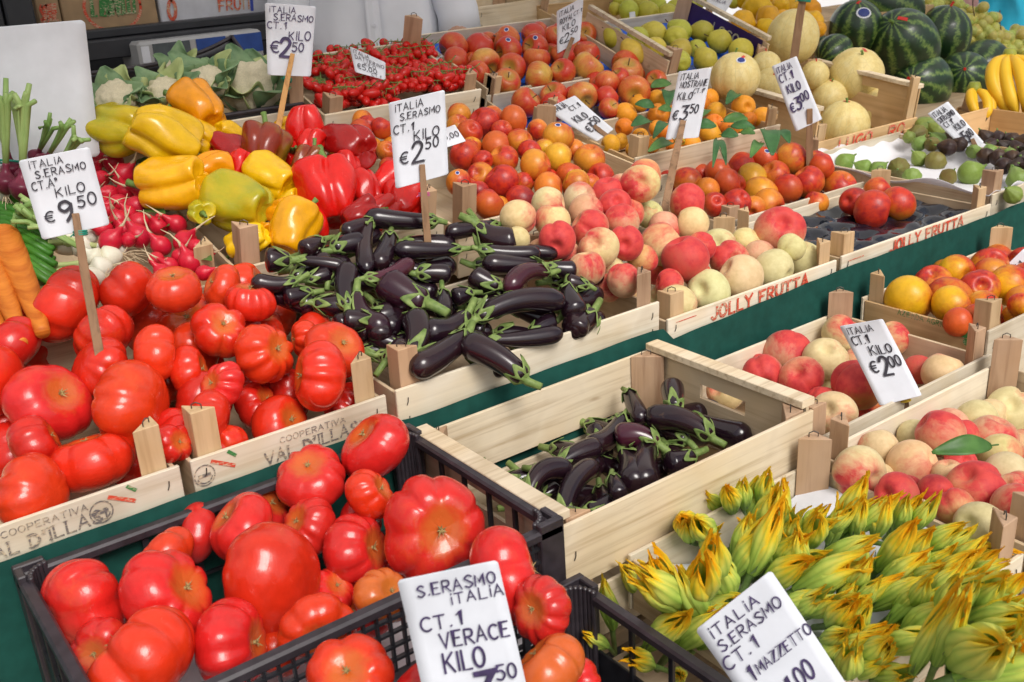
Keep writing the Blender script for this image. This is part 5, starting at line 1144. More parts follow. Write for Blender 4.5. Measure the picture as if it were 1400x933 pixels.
# ------------------------------------------------------------------ cauliflowers in their black box
def cauliflower(label, px, py, r, y, seed, leaves, show=1.0):
    rg = random.Random(seed); p = aty(px, py, y); r = r*np.linalg.norm(p-CO)/F_PX; root = empty('cauliflower', p); tag(root, label, 'cauliflower', 'cauliflowers in the black box')
    ax = Vector(FB)*.7+Vector((0, 0, .8)); Fm = frame(ax, rg.random()*6); mb = MB()
    bumps = [(rg.uniform(.2, 1.0), rg.random()*6.28, rg.uniform(.10, .2)) for _ in range(40)]
    def fn(U, V):
        t = np.ones_like(U); x, y_, z = np.sin(U)*np.cos(V), np.sin(U)*np.sin(V), np.cos(U)
        for (u, v, s) in bumps:
            d2 = (x-math.sin(u*1.4)*math.cos(v))**2+(y_-math.sin(u*1.4)*math.sin(v))**2+(z-math.cos(u*1.4))**2; t += .10*np.exp(-d2/(s*s*.55))
        t += .025*np.sin(13*x+5*y_)*np.sin(15*y_-4*z)+.012*np.sin(31*x)*np.sin(29*y_+20*z)
        return t*x, t*y_, .75*t*z
    mb.blob(fn, 34, 60); cu = mb.obj('curd', M['petal'], root, True); cu.matrix_local = Fm @ Matrix.Diagonal((r*.9, r*.9, r*.9, 1))
    for j in range(leaves):
        mb = MB(); a = 6.28*j/leaves+rg.uniform(-.2, .2); d = Fm.to_3x3() @ Vector((math.cos(a), math.sin(a), 0)); upv = Fm.to_3x3() @ Vector((0, 0, 1))
        base = d*r*.5-upv*r*.6; tip = d*r*rg.uniform(1.25, 1.75)+upv*r*rg.uniform(.3, 1.15)
        leaf_mesh(mb, base, tip, r*rg.uniform(1.1, 1.5), -d+upv*.2, .5, .42, rg, 20)
        mb.tube([base, (base+tip)/2+d*r*.10, tip*.92+base*.08], [r*.07, r*.045, r*.012], 6)
        lf = mb.obj('leaf', M['leafgrey'] if j % 3 else M['leafpale'], root, True); so = lf.modifiers.new('thick', 'SOLIDIFY'); so.thickness = .0012
cauliflower('cauliflower with bare cream curd at the right of the black box', 342, 122, 44, 2.22, 1, 9)
cauliflower('cauliflower with large grey green leaves in the middle of the black box', 284, 116, 30, 2.20, 2, 14)
cauliflower('small cream cauliflower at the back of the middle leaves', 246, 96, 20, 2.34, 5, 6)
cauliflower('cauliflower behind the yellow peppers left of the leafy one', 228, 132, 30, 2.20, 4, 10)
cauliflower('cauliflower beside the blank white board', 158, 138, 30, 2.2, 3, 9)
# black scalloped box
def veg_box():
    r = empty('vegetable_box', (.40, 2.13, 1.17)); tag(r, 'black plastic box with scalloped sides holding cauliflowers', 'plastic box'); r.rotation_euler = (R_(12), 0, 0)
    W, D = .59, .36; prof = lambda s: .035+.12*(abs(2*s-1)**2.4)
    for nm, f in (('back_panel', lambda s: (W*s, D)), ('side_panel', lambda s: (W, D*s)), ('side_panel', lambda s: (0, D*s)), ('front_panel', lambda s: (W*s, 0))):
        mb = MB(); P = []
        for i in range(37):
            s = i/36; x, y = f(s); top = {'back_panel': .022+.045*max(0, 2*s-1)**3, 'side_panel': .010+.057*s**2.6, 'front_panel': .012}[nm]
            P.append([(x, y, -.06), (x, y, top*.5), (x, y, top)])
        mb.grid(P); o = mb.obj(nm, M['plastic'], r, True); so = o.modifiers.new('thick', 'SOLIDIFY'); so.thickness = .005; so.offset = 0
        mb = MB(); mb.tube([p[2] for p in P], .005, 6); mb.obj('rim', M['rim'], o, True)
veg_box()

# ------------------------------------------------------------------ vine tomatoes in clear punnets
CHERRY = body_mesh('small_tomato', ball_fn(1.15), M['cherry'], 12, 16)
ch = CRATE['CH']
def mk_clear():
    m, nt, p = new_mat('clear_punnet'); p.inputs['Base Color'].default_value = (.92, .93, .95, 1); p.inputs['Roughness'].default_value = .08; p.inputs['Transmission Weight'].default_value = 1.0; p.inputs['IOR'].default_value = 1.08
    p.inputs['Specular IOR Level'].default_value = .8; return m
M['clear'] = mk_clear()
def chp(px, py, off): return Vector(onplane(px, py, ch['p']+ch['n']*off, ch['n']))
def punnet(label, q, seed):
    rg = random.Random(seed); r = empty('punnet', q); tag(r, label, 'punnet', 'clear plastic punnets of vine tomatoes'); r.rotation_euler = (R_(20), 0, 0); w, d, h = .135, .10, .035
    mb = MB(); P = []
    for z, k in ((-h, .80), (-h*.5, .92), (0, 1.0), (.001, 1.05)):
        row = []
        for i in range(41):
            a = 6.283*i/40; c, s = math.cos(a), math.sin(a); m_ = max(abs(c), abs(s))**.75; row.append((k*w/2*c/m_, k*d/2*s/m_, z))
        P.append(row)
    mb.grid(P); o = mb.obj('tub', M['clear'], r, True)
    return r
def truss(label, q, seed, n, ww, dd):
    rg = random.Random(seed); r = empty('tomato_truss', q); tag(r, label, 'vine tomatoes', 'trusses of small vine tomatoes'); r.rotation_euler = (R_(20), 0, rg.uniform(-1.3, 1.3)); mb = MB(); spine = []
    for i in range(n):
        x = (i/(n-1)-.5)*ww; s = -1 if i % 2 else 1; y = s*rg.uniform(.006, dd/2); z = rg.uniform(-.002, .012)-abs(y)*.15
        o = mobj('small_tomato', CHERRY, r); R2 = rg.uniform(.0100, .0122)
        o.matrix_local = Matrix.Translation((x+rg.uniform(-.006, .006), y, z)) @ frame((rg.uniform(-1, 1), s, rg.uniform(-.1, .8)), 0) @ Matrix.Diagonal((R2, R2, R2*rg.uniform(1.1, 1.75), 1)); o.color = (.60, .012, .008, rg.uniform(0, .5))
        spine.append((x, .003*math.sin(i), .017)); mb.tube([(x, .0, .017), (x, y*.5, .020), (x, y*.8, z+.008)], [.0009, .0008, .0008], 4)
        for j in range(3): strand(mb, rg, (x, y*.8, z+.009), (rg.uniform(-1, 1), rg.uniform(-1, 1), .3), .008, .0006, .2)
    mb.tube(spine, .0013, 5); mb.tube([spine[-1], tuple(np.array(spine[-1])+np.array((.02, .004, .012)))], .0012, 5); mb.obj('vine', M['stemgreen'], r, True)
spots = [(450, 92, 'at the back left'), (563, 72, 'beside the tall corner post'), (455, 128, 'behind the short front post'), (500, 122, 'below the small card'), (548, 108, 'right of the small card'), (605, 105, 'beside the apples'), (505, 78, 'behind the small card')]
for k, (x, y, w) in enumerate(spots):
    q = chp(x, y, -.012); punnet('clear plastic punnet '+w, q, k)
    n = np.array(ch['n'])
    for j in range(4):
        qq = q+Vector((random.Random(k*9+j).uniform(-.03, .03), (j-1.5)*.021*.94, (j-1.5)*.021*.34))+Vector(n)*(-.008+.010*(j % 2))
        truss(('front', 'second', 'third', 'rear')[j]+' tomato truss in the punnet '+w, qq, k*10+j, 13, .100, .052)
# ------------------------------------------------------------------ melons, watermelons, bananas, grapes
def melon_mat():
    m, nt, p = new_mat('pale_melon_skin'); oi, w = rnd(nt); sx = nt.nodes.new('ShaderNodeSeparateXYZ'); L(nt, coords(nt), sx.inputs[0])
    an = math_(nt, 'ARCTAN2', sx.outputs[1], sx.outputs[0]); n = noise(nt, coords(nt), 3, 4, .6, w)
    st = math_(nt, 'ABSOLUTE', math_(nt, 'SINE', math_(nt, 'ADD', math_(nt, 'MULTIPLY', an, 5.0), math_(nt, 'MULTIPLY', n, .5))))
    v = nt.nodes.new('ShaderNodeTexVoronoi'); v.feature = 'DISTANCE_TO_EDGE'; v.inputs['Scale'].default_value = 4.5; L(nt, coords(nt, 'Object', (1, 1, .5)), v.inputs['Vector'])
    c = ramp(nt, n, [(.25, (.64, .47, .15)), (.55, (.74, .60, .25)), (.8, (.72, .62, .33))])
    c = mixc(nt, ramp(nt, st, [(.0, (.55, .55, .55)), (.08, (0, 0, 0))]), c, (.44, .42, .18)); c = mixc(nt, ramp(nt, v.outputs[0], [(.0, (.5, .5, .5)), (.045, (0, 0, 0))]), c, (.52, .40, .15))
    L(nt, c, p.inputs['Base Color']); p.inputs['Roughness'].default_value = .5; bump(nt, p, n, .1, .01); return m
M['melon'] = melon_mat()
def wmelon_mat():
    m, nt, p = new_mat('watermelon_skin'); oi, w = rnd(nt); sx = nt.nodes.new('ShaderNodeSeparateXYZ'); L(nt, coords(nt), sx.inputs[0])
    an = math_(nt, 'ARCTAN2', sx.outputs[1], sx.outputs[0]); n = noise(nt, coords(nt, 'Object', (3, 3, 6)), 1.5, 5, .7, w); n2 = noise(nt, coords(nt), 14, 4, .6, w)
    st = math_(nt, 'SINE', math_(nt, 'ADD', math_(nt, 'MULTIPLY', an, 11.0), math_(nt, 'MULTIPLY', n, 7.5)))
    f = math_(nt, 'ADD', st, math_(nt, 'MULTIPLY_ADD', n2, 2.2, -1.1))
    c = ramp(nt, math_(nt, 'MULTIPLY_ADD', f, .4, .5), [(.34, (.010, .032, .010)), (.62, (.022, .066, .018)), (.78, (.075, .145, .03)), (.97, (.17, .25, .055))])
    L(nt, c, p.inputs['Base Color']); p.inputs['Roughness'].default_value = .32; p.inputs['Coat Weight'].default_value = .15; return m
M['wmelon'] = wmelon_mat()
MEL = [body_mesh('melon', ball_fn(1.0+.06*i, 10, .035), M['melon'], 24, 60) for i in range(3)]; WML = [body_mesh('watermelon', ball_fn(q), M['wmelon'], 28, 44) for q in (1.05, 1.25, 1.35)]
def big(kind, meshes, conv, px, py, w, y, axis, label, group, seed, tagdir=None, var=0, spec=True):
    rg = random.Random(seed); (cx, cy, wp), = conv([(px, py, w)]); p = aty(cx, cy, y); r = wp/2*np.linalg.norm(p-CO)/F_PX
    o = mobj(kind, meshes[var % len(meshes)]); o.matrix_world = Matrix.Translation(Vector(p)) @ frame(axis, rg.random()*6) @ Matrix.Diagonal((r, r, r, 1)); tag(o, label, kind, group)
    mb = MB(); z = {0: 1.0, 1: 1.06, 2: 1.12}[var % 3] if kind == 'melon' else (1.05, 1.25, 1.35)[var % 3]
    mb.tube([(0, 0, z-.02), (.01, .01, z+.06), (.06, .03, z+.15)], [.055, .04, .05], 7); mb.obj('stem', M['redtag'] if tagdir is None else M['stemgreen'], o)
    if tagdir is not None:
        inv = o.matrix_world.inverted().to_3x3(); d = (inv @ Vector(tagdir)).normalized(); R2 = frame(d, rg.random()*6).to_3x3(); mb = MB(); P = []
        for i in range(9):
            row = []
            for j in range(9):
                q = (d+R2 @ Vector((.20*(i/8-.5)*1.3, .11*(j/8-.5), 0))).normalized(); row.append((q.x*1.012, q.y*1.012, q.z*z*1.012))
            P.append(row)
        mb.grid(P); mb.obj('wax_tag', M['redtag'], o)
    return o
up = Vector((0, 0, 1)); vb = Vector(FB)
big('melon', MEL, P4, 1090, 540, 200, 2.06, up*.5+vb, 'pale yellow melon deep between the stickered melon and the price card', 'pale melons', 1)
big('melon', MEL, P4, 1060, 425, 180, 2.12, up, 'pale yellow melon behind the stickered melon, under the top melon', 'pale melons', 2)
big('melon', MEL, P4, 1372, 480, 170, 2.12, up+vb*.3, 'greenish pale melon right of the tall price card stick', 'pale melons', 3)
m1 = big('melon', MEL, P4, 865, 495, 298, 2.02, up, 'large pale melon with red and white sticker beside the pears', 'pale melons', 4, vb*.75+up*.9+Vector(FR)*.25)
big('melon', MEL, P4, 1232, 240, 308, 2.22, up*1.0+Vector(FR)*.2, 'topmost pale melon in front of the lemons', 'pale melons', 5, None, 1)
big('melon', MEL, R4, 222, 405, 140, 2.08, up+vb*.4, 'pale melon with red stem behind the price card for three euro', 'pale melons', 6, up+vb*.3)
big('melon', MEL, R4, 428, 462, 196, 1.98, up*1.0+vb*.2, 'pale melon at the right end against the handle board', 'pale melons', 7, None)
big('melon', MEL, R4, 282, 520, 196, 1.93, up+vb*.3, 'pale melon in the front of the lettered tan crate', 'pale melons', 8, up+vb*.2)
big('melon', MEL, R4, 331, 313, 210, 2.06, up*.8+vb*.8, 'round pale melon with two red tags, stacked before the watermelons', 'pale melons', 9, up*.8+vb*.35+Vector(FR)*.15)
WK = [(460, 30, 240, 2.75, (-.9, .3, .6), 'dark watermelon at the back of the watermelon heap under a small card', None, 1), (330, 118, 200, 2.6, (-.2, -.2, 1), 'watermelon with round white sticker beside the lemons', (-.3, -.3, 1), 0),
      (850, 275, 190, 2.62, (1, .2, .2), 'watermelon partly hidden behind the bananas and below the grapes', None, 1), (685, 148, 206, 2.62, (.0, -.25, 1), 'round watermelon with a red tag on top beside the grapes', None, 0),
      (240, 215, 130, 2.5, (1, 0, .3), 'small watermelon low behind the round tagged melon', None, 1), (590, 350, 240, 2.42, (-1, -.4, .3), 'light striped watermelon behind the handle board of the melon crate', None, 1), (770, 335, 205, 2.42, (-.8, -.5, .5), 'light striped watermelon left of the bananas', None, 1),
      (525, 198, 262, 2.48, (-.8, -.2, .7), 'largest dark watermelon with a red tag on its left shoulder', (-.6, -.4, .75), 1), (195, 185, 70, 2.62, (1, 0, 0), 'watermelon glimpsed between the lemons and the round melon', None, 0)]
wms = [big('watermelon', WML, R4, x, y, w, yy, Vector(ax), lab, 'watermelons', 20+i, td, v) for i, (x, y, w, yy, ax, lab, td, v) in enumerate(WK)]
fruit_sticker(wms[1], .28, Vector(FB)*1.0+Vector((0, 0, .35))); fruit_sticker(m1, .20, vb*.9+up*.65+Vector(FR)*.1)
c = wood_crate('WM', 'wooden crate holding the watermelons beside the bananas', (2.85, 2.32, .84), .60, .5, .07, 6, post=.10, mats=('kraft', 'kraftside', 'post'), posts=(.10, .06, 0, 0))
c = wood_crate('BN', 'tan lettered wooden crate of bananas at the right edge', (3.235, 1.45, .748), .55, .50, .10, 14, post=.05, mats=('kraft', 'kraftside', 'post'), posts=(0, 0, 0, .075))
print_front(c, 'ICTI', .10, -.048, .034, .22, M['inkblack'], .26, False, face='left')
M['banana'] = leafy('banana_skin', (.70, .38, .015), (.78, .50, .03), 5, .45)
M['bananatip'] = plain('banana_tip', (.08, .05, .02), .7, .3, 50); M['crown'] = leafy('banana_crown', (.20, .24, .03), (.40, .40, .06), 20)
def banana_bunch(label, px, py, ln, y, n, seed, spread=.8, fat=.021):
    rg = random.Random(seed); p = Vector(aty(px, py, y)); r = empty('banana_bunch', p); tag(r, label, 'bananas', 'bunches of bananas')
    for i in range(n):
        a = (i/(n-1)-.5)*spread*2+rg.uniform(-.1, .1); pts = []; rad = []; q = Vector((0, 0, 0)); dep = rg.uniform(.1, .5)
        for k in range(18):
            s = k/17; pts.append(tuple(q)); rad.append(fat*(0.38+.62*min(1, max(0, (s-.08)/.22)))*(1 if s < .82 else max(.30, 1-((s-.82)/.18)**1.6*.72)))
            d = (Vector(FR)*math.sin(a)*(1.25-2.3*s)-Vector(FU)*(.45+.55*s)+vb*(dep+.5*math.cos(a))*(1-1.1*s)).normalized(); q = q+d*ln/17
        mb = MB(); mb.tube(pts, rad, 6); b = mb.obj('banana', M['banana'], r, True); su = b.modifiers.new('soft', 'SUBSURF'); su.levels = 1; su.render_levels = 1
        mb = MB(); e = Vector(pts[-1]); mb.tube([e-d*.003, e+d*.008], [.006, .004], 6); mb.obj('tip', M['bananatip'], b)
    mb = MB(); mb.tube([(0, 0, -.012), (0, 0, .008), (.0, .0, .022)], [.026, .022, .016], 9); mb.obj('crown', M['crown'], r, True)
banana_bunch('large bunch of bananas at the right edge in front of the grapes', 1380, 76, .27, 1.86, 8, 1, 1.15, .025)
banana_bunch('second bunch of bananas cut off by the right edge of the picture', 1432, 92, .25, 1.78, 6, 4, .9, .024)
banana_bunch('small bunch of bananas left of the large bunch', 1332, 122, .14, 1.88, 4, 2, .8, .018)
M['grape'] = skin_blush('grape_skin', (.52, .36, .06), .3, (2, 2, 2), soft=.4)
GR = body_mesh('grape', ball_fn(1.12), M['grape'], 10, 14)
def grapes(label, pts, y, seed, rpx=6.5):
    rg = random.Random(seed); p0 = Vector(aty(*pts[0][:2], y)); r = empty('grape_bunch', p0); tag(r, label, 'grapes', 'bunches of white grapes'); mb = MB(); k = np.linalg.norm(np.array(p0)-CO)/F_PX; R2 = rpx*k
    for (x, yy, sx, sy, n) in pts:
        c = Vector(aty(x, yy, y)); 
        for i in range(n):
            a, b, d = rg.gauss(0, .5), rg.gauss(0, .5), rg.uniform(-1, 1); q = c+Vector(FR)*sx*k*a+Vector(FU)*sy*k*b+vb*(.02*d)-p0
            o = mobj('grape', GR, r); o.matrix_local = Matrix.Translation(q) @ frame((rg.uniform(-1, 1), rg.uniform(-1, 1), rg.uniform(-1, 1)), 0) @ Matrix.Diagonal((R2, R2, R2, 1)); o.color = (.58+rg.uniform(-.1, .1), .56+rg.uniform(-.06, .06), .14, .0)
    q = Vector(aty(pts[0][0]-5, pts[0][1]-28, y))-p0; mb.tube([q+Vector(FU)*.06, q, q*.5, (0, 0, 0)], [.003, .003, .0025, .002], 6); mb.obj('stalk', M['brownstem'], r, True)
grapes('white grapes hanging behind the round tagged watermelon', [(1268, 12, 16, 14, 26), (1300, 8, 20, 12, 20), (1285, -5, 20, 12, 20)], 2.95, 1)
grapes('bunch of white grapes at the right of the round tagged watermelon', [(1335, 38, 24, 22, 46), (1335, 62, 26, 14, 30)], 2.75, 2)
grapes('bunch of white grapes behind the large bananas', [(1372, 60, 30, 16, 44), (1395, 52, 26, 14, 36), (1352, 70, 20, 10, 20)], 2.7, 3)
grapes('bunch of white grapes behind the back watermelon', [(1268, 4, 10, 8, 14)], 3.05, 4)
slab('lemon_box', (2.35, 2.30, .90), (2.85, 2.85, 1.12), M['kraft'], 'tan cardboard box under the lemons', 'box')
slab('grape_box', (3.05, 2.66, .90), (4.2, 3.1, 1.10), M['kraft'], 'tan wooden box under the white grapes', 'box')

# loose leaves: apricot leaves and the peach leaf
def leaf_thing(label, conv, x0, y0, x1, y1, w, p0, n, off, seed, mat='leafdark', group=None):
    rg = random.Random(seed); (ax, ay, wp), = conv([(x0, y0, w)]); (bx, by, _), = conv([(x1, y1, w)]); n = np.array(n)
    a = Vector(onplane(ax, ay, np.array(p0)+n*off, n)); b = Vector(onplane(bx, by, np.array(p0)+n*(off+.004), n)); mb = MB(); leaf_mesh(mb, (0, 0, 0), b-a, wp*np.linalg.norm(np.array(a)-CO)/F_PX, vb*.8+up*.6, .22, .10, rg, 14)
    mb.tube([(b-a)*-.12, (b-a)*.4+vb*.002, (b-a)*.95], [.0012, .001, .0005], 5)
    o = mb.obj('leaf', M[mat], None, True); o.location = a; so = o.modifiers.new('thick', 'SOLIDIFY'); so.thickness = .0006; tag(o, label, 'leaf', group)
p, n, _ = PL('P2', 0); leaf_thing('long green peach leaf lying on the pale peaches', L4, 1190, 690, 945, 720, 90, p, n, .075, 1, 'leaf', 'green leaves among the fruit')
p, n, _ = PL('AP', 0)
LV = [(330, 360, 415, 345, 55, 'leaf at the back left of the apricots below the apples'), (400, 380, 400, 440, 60, 'leaf folded left of the apricot price card top'), (345, 440, 265, 430, 55, 'leaf hanging over the left apricots'), (420, 455, 360, 450, 45, 'leaf touching the left side of the apricot card'), (330, 500, 250, 520, 60, 'broad dark leaf in the left of the apricots'), (400, 510, 340, 570, 50, 'leaf pointing down left of the apricot card'),
      (420, 590, 320, 625, 60, 'leaf bent over the apricot front board, left'), (690, 390, 640, 430, 55, 'leaf at the back of the right apricots'), (520, 520, 600, 520, 60, 'leaf touching the right side of the apricot card'), (630, 500, 730, 490, 60, 'leaf lying between the middle apricots'), (660, 520, 760, 530, 55, 'leaf below the paired right apricots'), (620, 555, 690, 560, 60, 'leaf over the lower middle apricots'), (700, 545, 760, 550, 45, 'small leaf near the right apricots'),
      (800, 540, 830, 640, 85, 'big heart shaped leaf hanging out of the apricot crate'), (850, 540, 900, 590, 55, 'leaf at the right corner of the apricot crate'), (780, 590, 740, 650, 50, 'dark leaf hanging behind the heart shaped leaf'), (600, 580, 585, 690, 30, 'small leaf dangling on a thread down the apricot front board'), (600, 580, 640, 680, 30, 'second small leaf dangling down the apricot front board'), (560, 455, 540, 480, 50, 'leaf right beside the apricot card edge')]
for i, (a, b, c_, d, w, lab) in enumerate(LV): leaf_thing(lab, R3, a, b, c_, d, w, p, n, .032 if i not in (13, 14, 15, 16, 17) else .03, 10+i, 'leaf' if i % 3 == 0 else 'leafdark', 'green leaves among the fruit')

# ------------------------------------------------------------------ price cards on sticks
def price_card(label, quad, y, lines, stick=None, mat='paper', ink='ink', smat='stick', tie=None, bend=0.006, lean=.12, y2=None, group='handwritten price cards', sw=5.5, stroke=.15, name='price_card', cat='price card'):
    """quad: the card's four corners (top left, top right, bottom right, bottom left) seen in the photograph, met on an upright plane facing the street"""
    cx = sum(q[0] for q in quad)/4; cy = sum(q[1] for q in quad)/4; P0 = aty(cx, cy, y); nn = CO-P0; nn[2] = 0; nn = nn/np.linalg.norm(nn); nn = nn+np.array((0, 0, lean)); nn /= np.linalg.norm(nn)
    tl, tr, br, bl = [Vector(onplane(x, yy, P0, nn)) for x, yy in quad]; bend = bend*random.Random(label).uniform(.7, 2.2) if lines else 0; W = (tr-tl).length; H = (bl-tl).length; nv = Vector(nn); o0 = Vector(P0)
    def pt(u, v, l): return tl*(1-u)*(1-v)+tr*u*(1-v)+br*u*v+bl*(1-u)*v+nv*(l+bend*(1-math.cos((v-.35)*2.2)))-o0
    r = empty(name, o0); tag(r, label, cat, group); mb = MB(); nu, nq = 8, 14
    cor = .035
    def edge(v): return cor*max(0, 1-min(v, 1-v)/(cor*W/H+1e-6))**2 if min(v, 1-v) < cor*W/H else 0
    vsq = sorted(set([0, cor*W/H*.3, cor*W/H*.65, cor*W/H]+list(np.linspace(cor*W/H, 1-cor*W/H, nq))+[1-cor*W/H*.65, 1-cor*W/H*.3, 1])); P = []
    for v in vsq:
        e = edge(v); P.append([tuple(pt(e+(1-2*e)*i/nu, v, 0)) for i in range(nu+1)])
    mb.grid(P[::-1]); c = mb.obj('card', M[mat], r, True); so = c.modifiers.new('thick', 'SOLIDIFY'); so.thickness = .0012; so.offset = -1
    if lines:
        mb = MB(); put = lambda x, yy, l: tuple(pt(x/W, 1-yy/H, .0016+.00004*l))
        for (t, u, v, h, w, *ex) in lines: write(mb, t, u*W, (1-v)*H, h*H, w*W, put, ex[0] if ex else stroke, .05, .035, rise=ex[1] if len(ex) > 1 else 0)
        mb.obj('lettering', M[ink], c)
    if stick:
        (x0, y0, x1, y1) = stick; a = Vector(onplane(x0, y0, P0+nn*.006, nn)); b = Vector(aty(x1, y1, y2)) if y2 else Vector(onplane(x1, y1, P0+nn*.006, nn)); k = np.linalg.norm(P0-CO)/F_PX; b2 = b+(b-a)*.12
        hw = sw*k; t = (b-a).normalized(); s = t.cross(nv).normalized(); mb = MB(); q = t.cross(s)
        vs = []; 
        for pp, f in ((a, .8), (a*.6+b*.4+s*hw*.15, 1.0), (b2, 1.05)): vs += [tuple(pp-o0+s*hw*f-q*hw*.5), tuple(pp-o0+s*hw*f+q*hw*.5), tuple(pp-o0-s*hw*f+q*hw*.5), tuple(pp-o0-s*hw*f-q*hw*.5)]
        mb.add(vs, [(0, 1, 2, 3), (11, 10, 9, 8)]+[(4*i+j, 4*i+4+j, 4*i+4+(j+1) % 4, 4*i+(j+1) % 4) for i in (0, 1) for j in range(4)]); mb.obj('stick', M[smat], r, False, .0008)
        if tie:
            tx, ty, tm = tie; p_ = Vector(onplane(tx, ty, P0+nn*.006, nn))-o0; mb = MB()
            for j in range(3): mb.tube([p_+t*(.0025*(j-1))+s*hw*1.5*math.cos(w)+q*hw*1.2*math.sin(w) for w in np.linspace(0, 6.283, 14)], .0012, 5)
            mb.tube([p_+s*hw*1.4, p_+s*hw*2.2-q*hw+t*.004], .001, 4); mb.obj('tie', tm, r, True)
    return r
tie_g = M['rubber']; tie_p = plain('pink_tie', (.65, .15, .30), .5); tie_y = plain('yellow_tie', (.60, .40, .03), .5)
def std(top='S.ERASMO', ct='CT.1', e='2', c='50', ex=''):
    return [('iTALiA', .10, .125, .08, .50), (top, .18, .235, .075, .72), (ct, .05, .375, .095, .36), ('KILO', .40, .50, .105, .46), ('€', .12, .74, .125, .14), (e, .34, .75, .22, .20), (',', .55, .76, .08, .03), (c, .60, .63, .12, .24)]
price_card('square worn price card for nine fifty before the radishes', [(25, 220), (122, 201), (150, 307), (58, 328)], 1.50, [('iTALiA', .11, .125, .085, .48), ('S.ERASMO', .16, .25, .09, .72), ('CT.A°', .07, .39, .10, .36), ('KILO', .36, .52, .11, .42), ('€', .12, .80, .13, .13), ('9', .33, .84, .25, .19), (',', .56, .84, .08, .03), ('50', .62, .70, .14, .27)], (103, 292, 134, 472), 'paperold', 'inkblack', 'stick', (110, 319, tie_g), sw=5.5, y2=1.44)
price_card('price card for two fifty before the cauliflowers and brown posts', [(362, 4), (432, 9), (425, 105), (366, 103)], 2.02, [('iTALiA', .08, .12, .08, .52), ('S.ERASMO', .16, .23, .085, .80), ('CT.1', .03, .345, .09, .38), ('KILO', .47, .49, .115, .45), ('€', .08, .68, .15, .17), ('2', .28, .74, .24, .22, .2), ('50', .54, .65, .12, .25)], (400, 74, 371, 226), 'paper', 'ink', 'sticklight', (393, 109, tie_g), sw=3.6, y2=1.90)
price_card('large price card for two fifty in front of the nectarines and peppers', [(531, 141), (608, 123), (613, 238), (541, 258)], 1.52, std(), (577, 225, 588, 366), 'paper', 'inkblack', 'stick', (580, 266, tie_p), sw=4.8, y2=1.47)
price_card('small price card for five euro lying on the vine tomatoes', [(478, 64), (527, 86), (527, 111), (486, 100)], 2.20, [('iTALiA', .08, .20, .14, .45), ('DATTERINO', .10, .40, .15, .85), ('KILO', .35, .58, .15, .35), ('€5,00', .12, .80, .22, .6), ('CT.1', .55, .98, .14, .3)], None, 'paper', 'inkblack', lean=.5)
price_card('price card for two fifty standing among the upper apples', [(761, 16), (798, -4), (793, 55), (762, 74)], 2.32, [('iTALiA', .1, .17, .11, .55), ('ROYAL', .12, .36, .12, .5), ('CT.1', .66, .33, .09, .3), ('KILO', .22, .55, .13, .5), ('€', .1, .82, .14, .16), ('2', .30, .84, .2, .2), ('50', .56, .74, .13, .28)], (783, 52, 762, 112), 'paper', 'inkblack', 'stick', sw=3.2, y2=2.26)
price_card('price card for three fifty lying slanted between apples and apricots', [(746, 150), (786, 131), (839, 178), (816, 195)], 1.98, [('iTALiA', .05, .14, .12, .5), ('CT.1', .5, .26, .10, .35), ('KILO', .25, .52, .14, .48), ('€', .22, .80, .15, .15), ('3,', .42, .84, .22, .2), ('50', .62, .72, .15, .28)], (812, 172, 832, 188), 'paper', 'inkblack', 'stick', lean=.55, sw=3)
price_card('price card for three fifty before the apricots', [(928, 98), (973, 93), (955, 188), (910, 191)], 1.66, [('iTALiA', .10, .13, .085, .55), ('NOSTRANE', .13, .245, .085, .82), ('CT.1°', .58, .345, .065, .34), ('KILO', .12, .42, .10, .45), ('€', .08, .70, .13, .15), ('3', .30, .72, .19, .2), (',', .50, .73, .08, .03), ('50', .57, .63, .12, .25)], (934, 166, 905, 306), 'paper', 'inkblack', 'stick', (929, 193, tie_y), sw=4.8, y2=1.52)
price_card('price card for three euro between melons and red peaches', [(1055, 91), (1089, 77), (1124, 163), (1088, 180)], 1.70, [('iTALiA', .10, .13, .085, .60), ('CT.1', .10, .27, .11, .5), ('KILO', .22, .46, .12, .5), ('€', .10, .73, .14, .16), ('3', .32, .73, .18, .2), (',', .52, .73, .07, .03), ('00', .56, .64, .12, .30)], (1107, 149, 1108, 278), 'paper', 'ink', 'stick', sw=4.5, y2=1.66)
price_card('price card for five euro standing in the figs', [(1268, 156), (1296, 139), (1345, 195), (1325, 211)], 1.60, [('iTALiA', .10, .14, .10, .62), ('S.ERASMO', .10, .27, .10, .78), ('CT.1°', .15, .40, .10, .45), ('KILO', .42, .55, .12, .5), ('€', .20, .82, .14, .16), ('5', .38, .84, .22, .2), (',', .58, .84, .07, .03), ('00', .62, .78, .14, .28)], (1329, 190, 1341, 216), 'paper', 'inkblack', 'stick', lean=.35, sw=3)
price_card('curled price card for two euro tied before the lower white peaches', [(1148, 446), (1207, 436), (1260, 538), (1203, 552)], .93, [('iTALiA', .10, .125, .085, .58), ('CT.1', .10, .26, .10, .36), ('KILO', .36, .42, .11, .50), ('€', .20, .63, .14, .15), ('2', .42, .68, .22, .20), (',', .62, .69, .08, .03), ('00', .64, .60, .13, .27)], (1235, 520, 1244, 604), 'paper', 'inkblack', 'stick', (1237, 546, tie_y), bend=.02, sw=4.6, lean=.3, y2=.874)
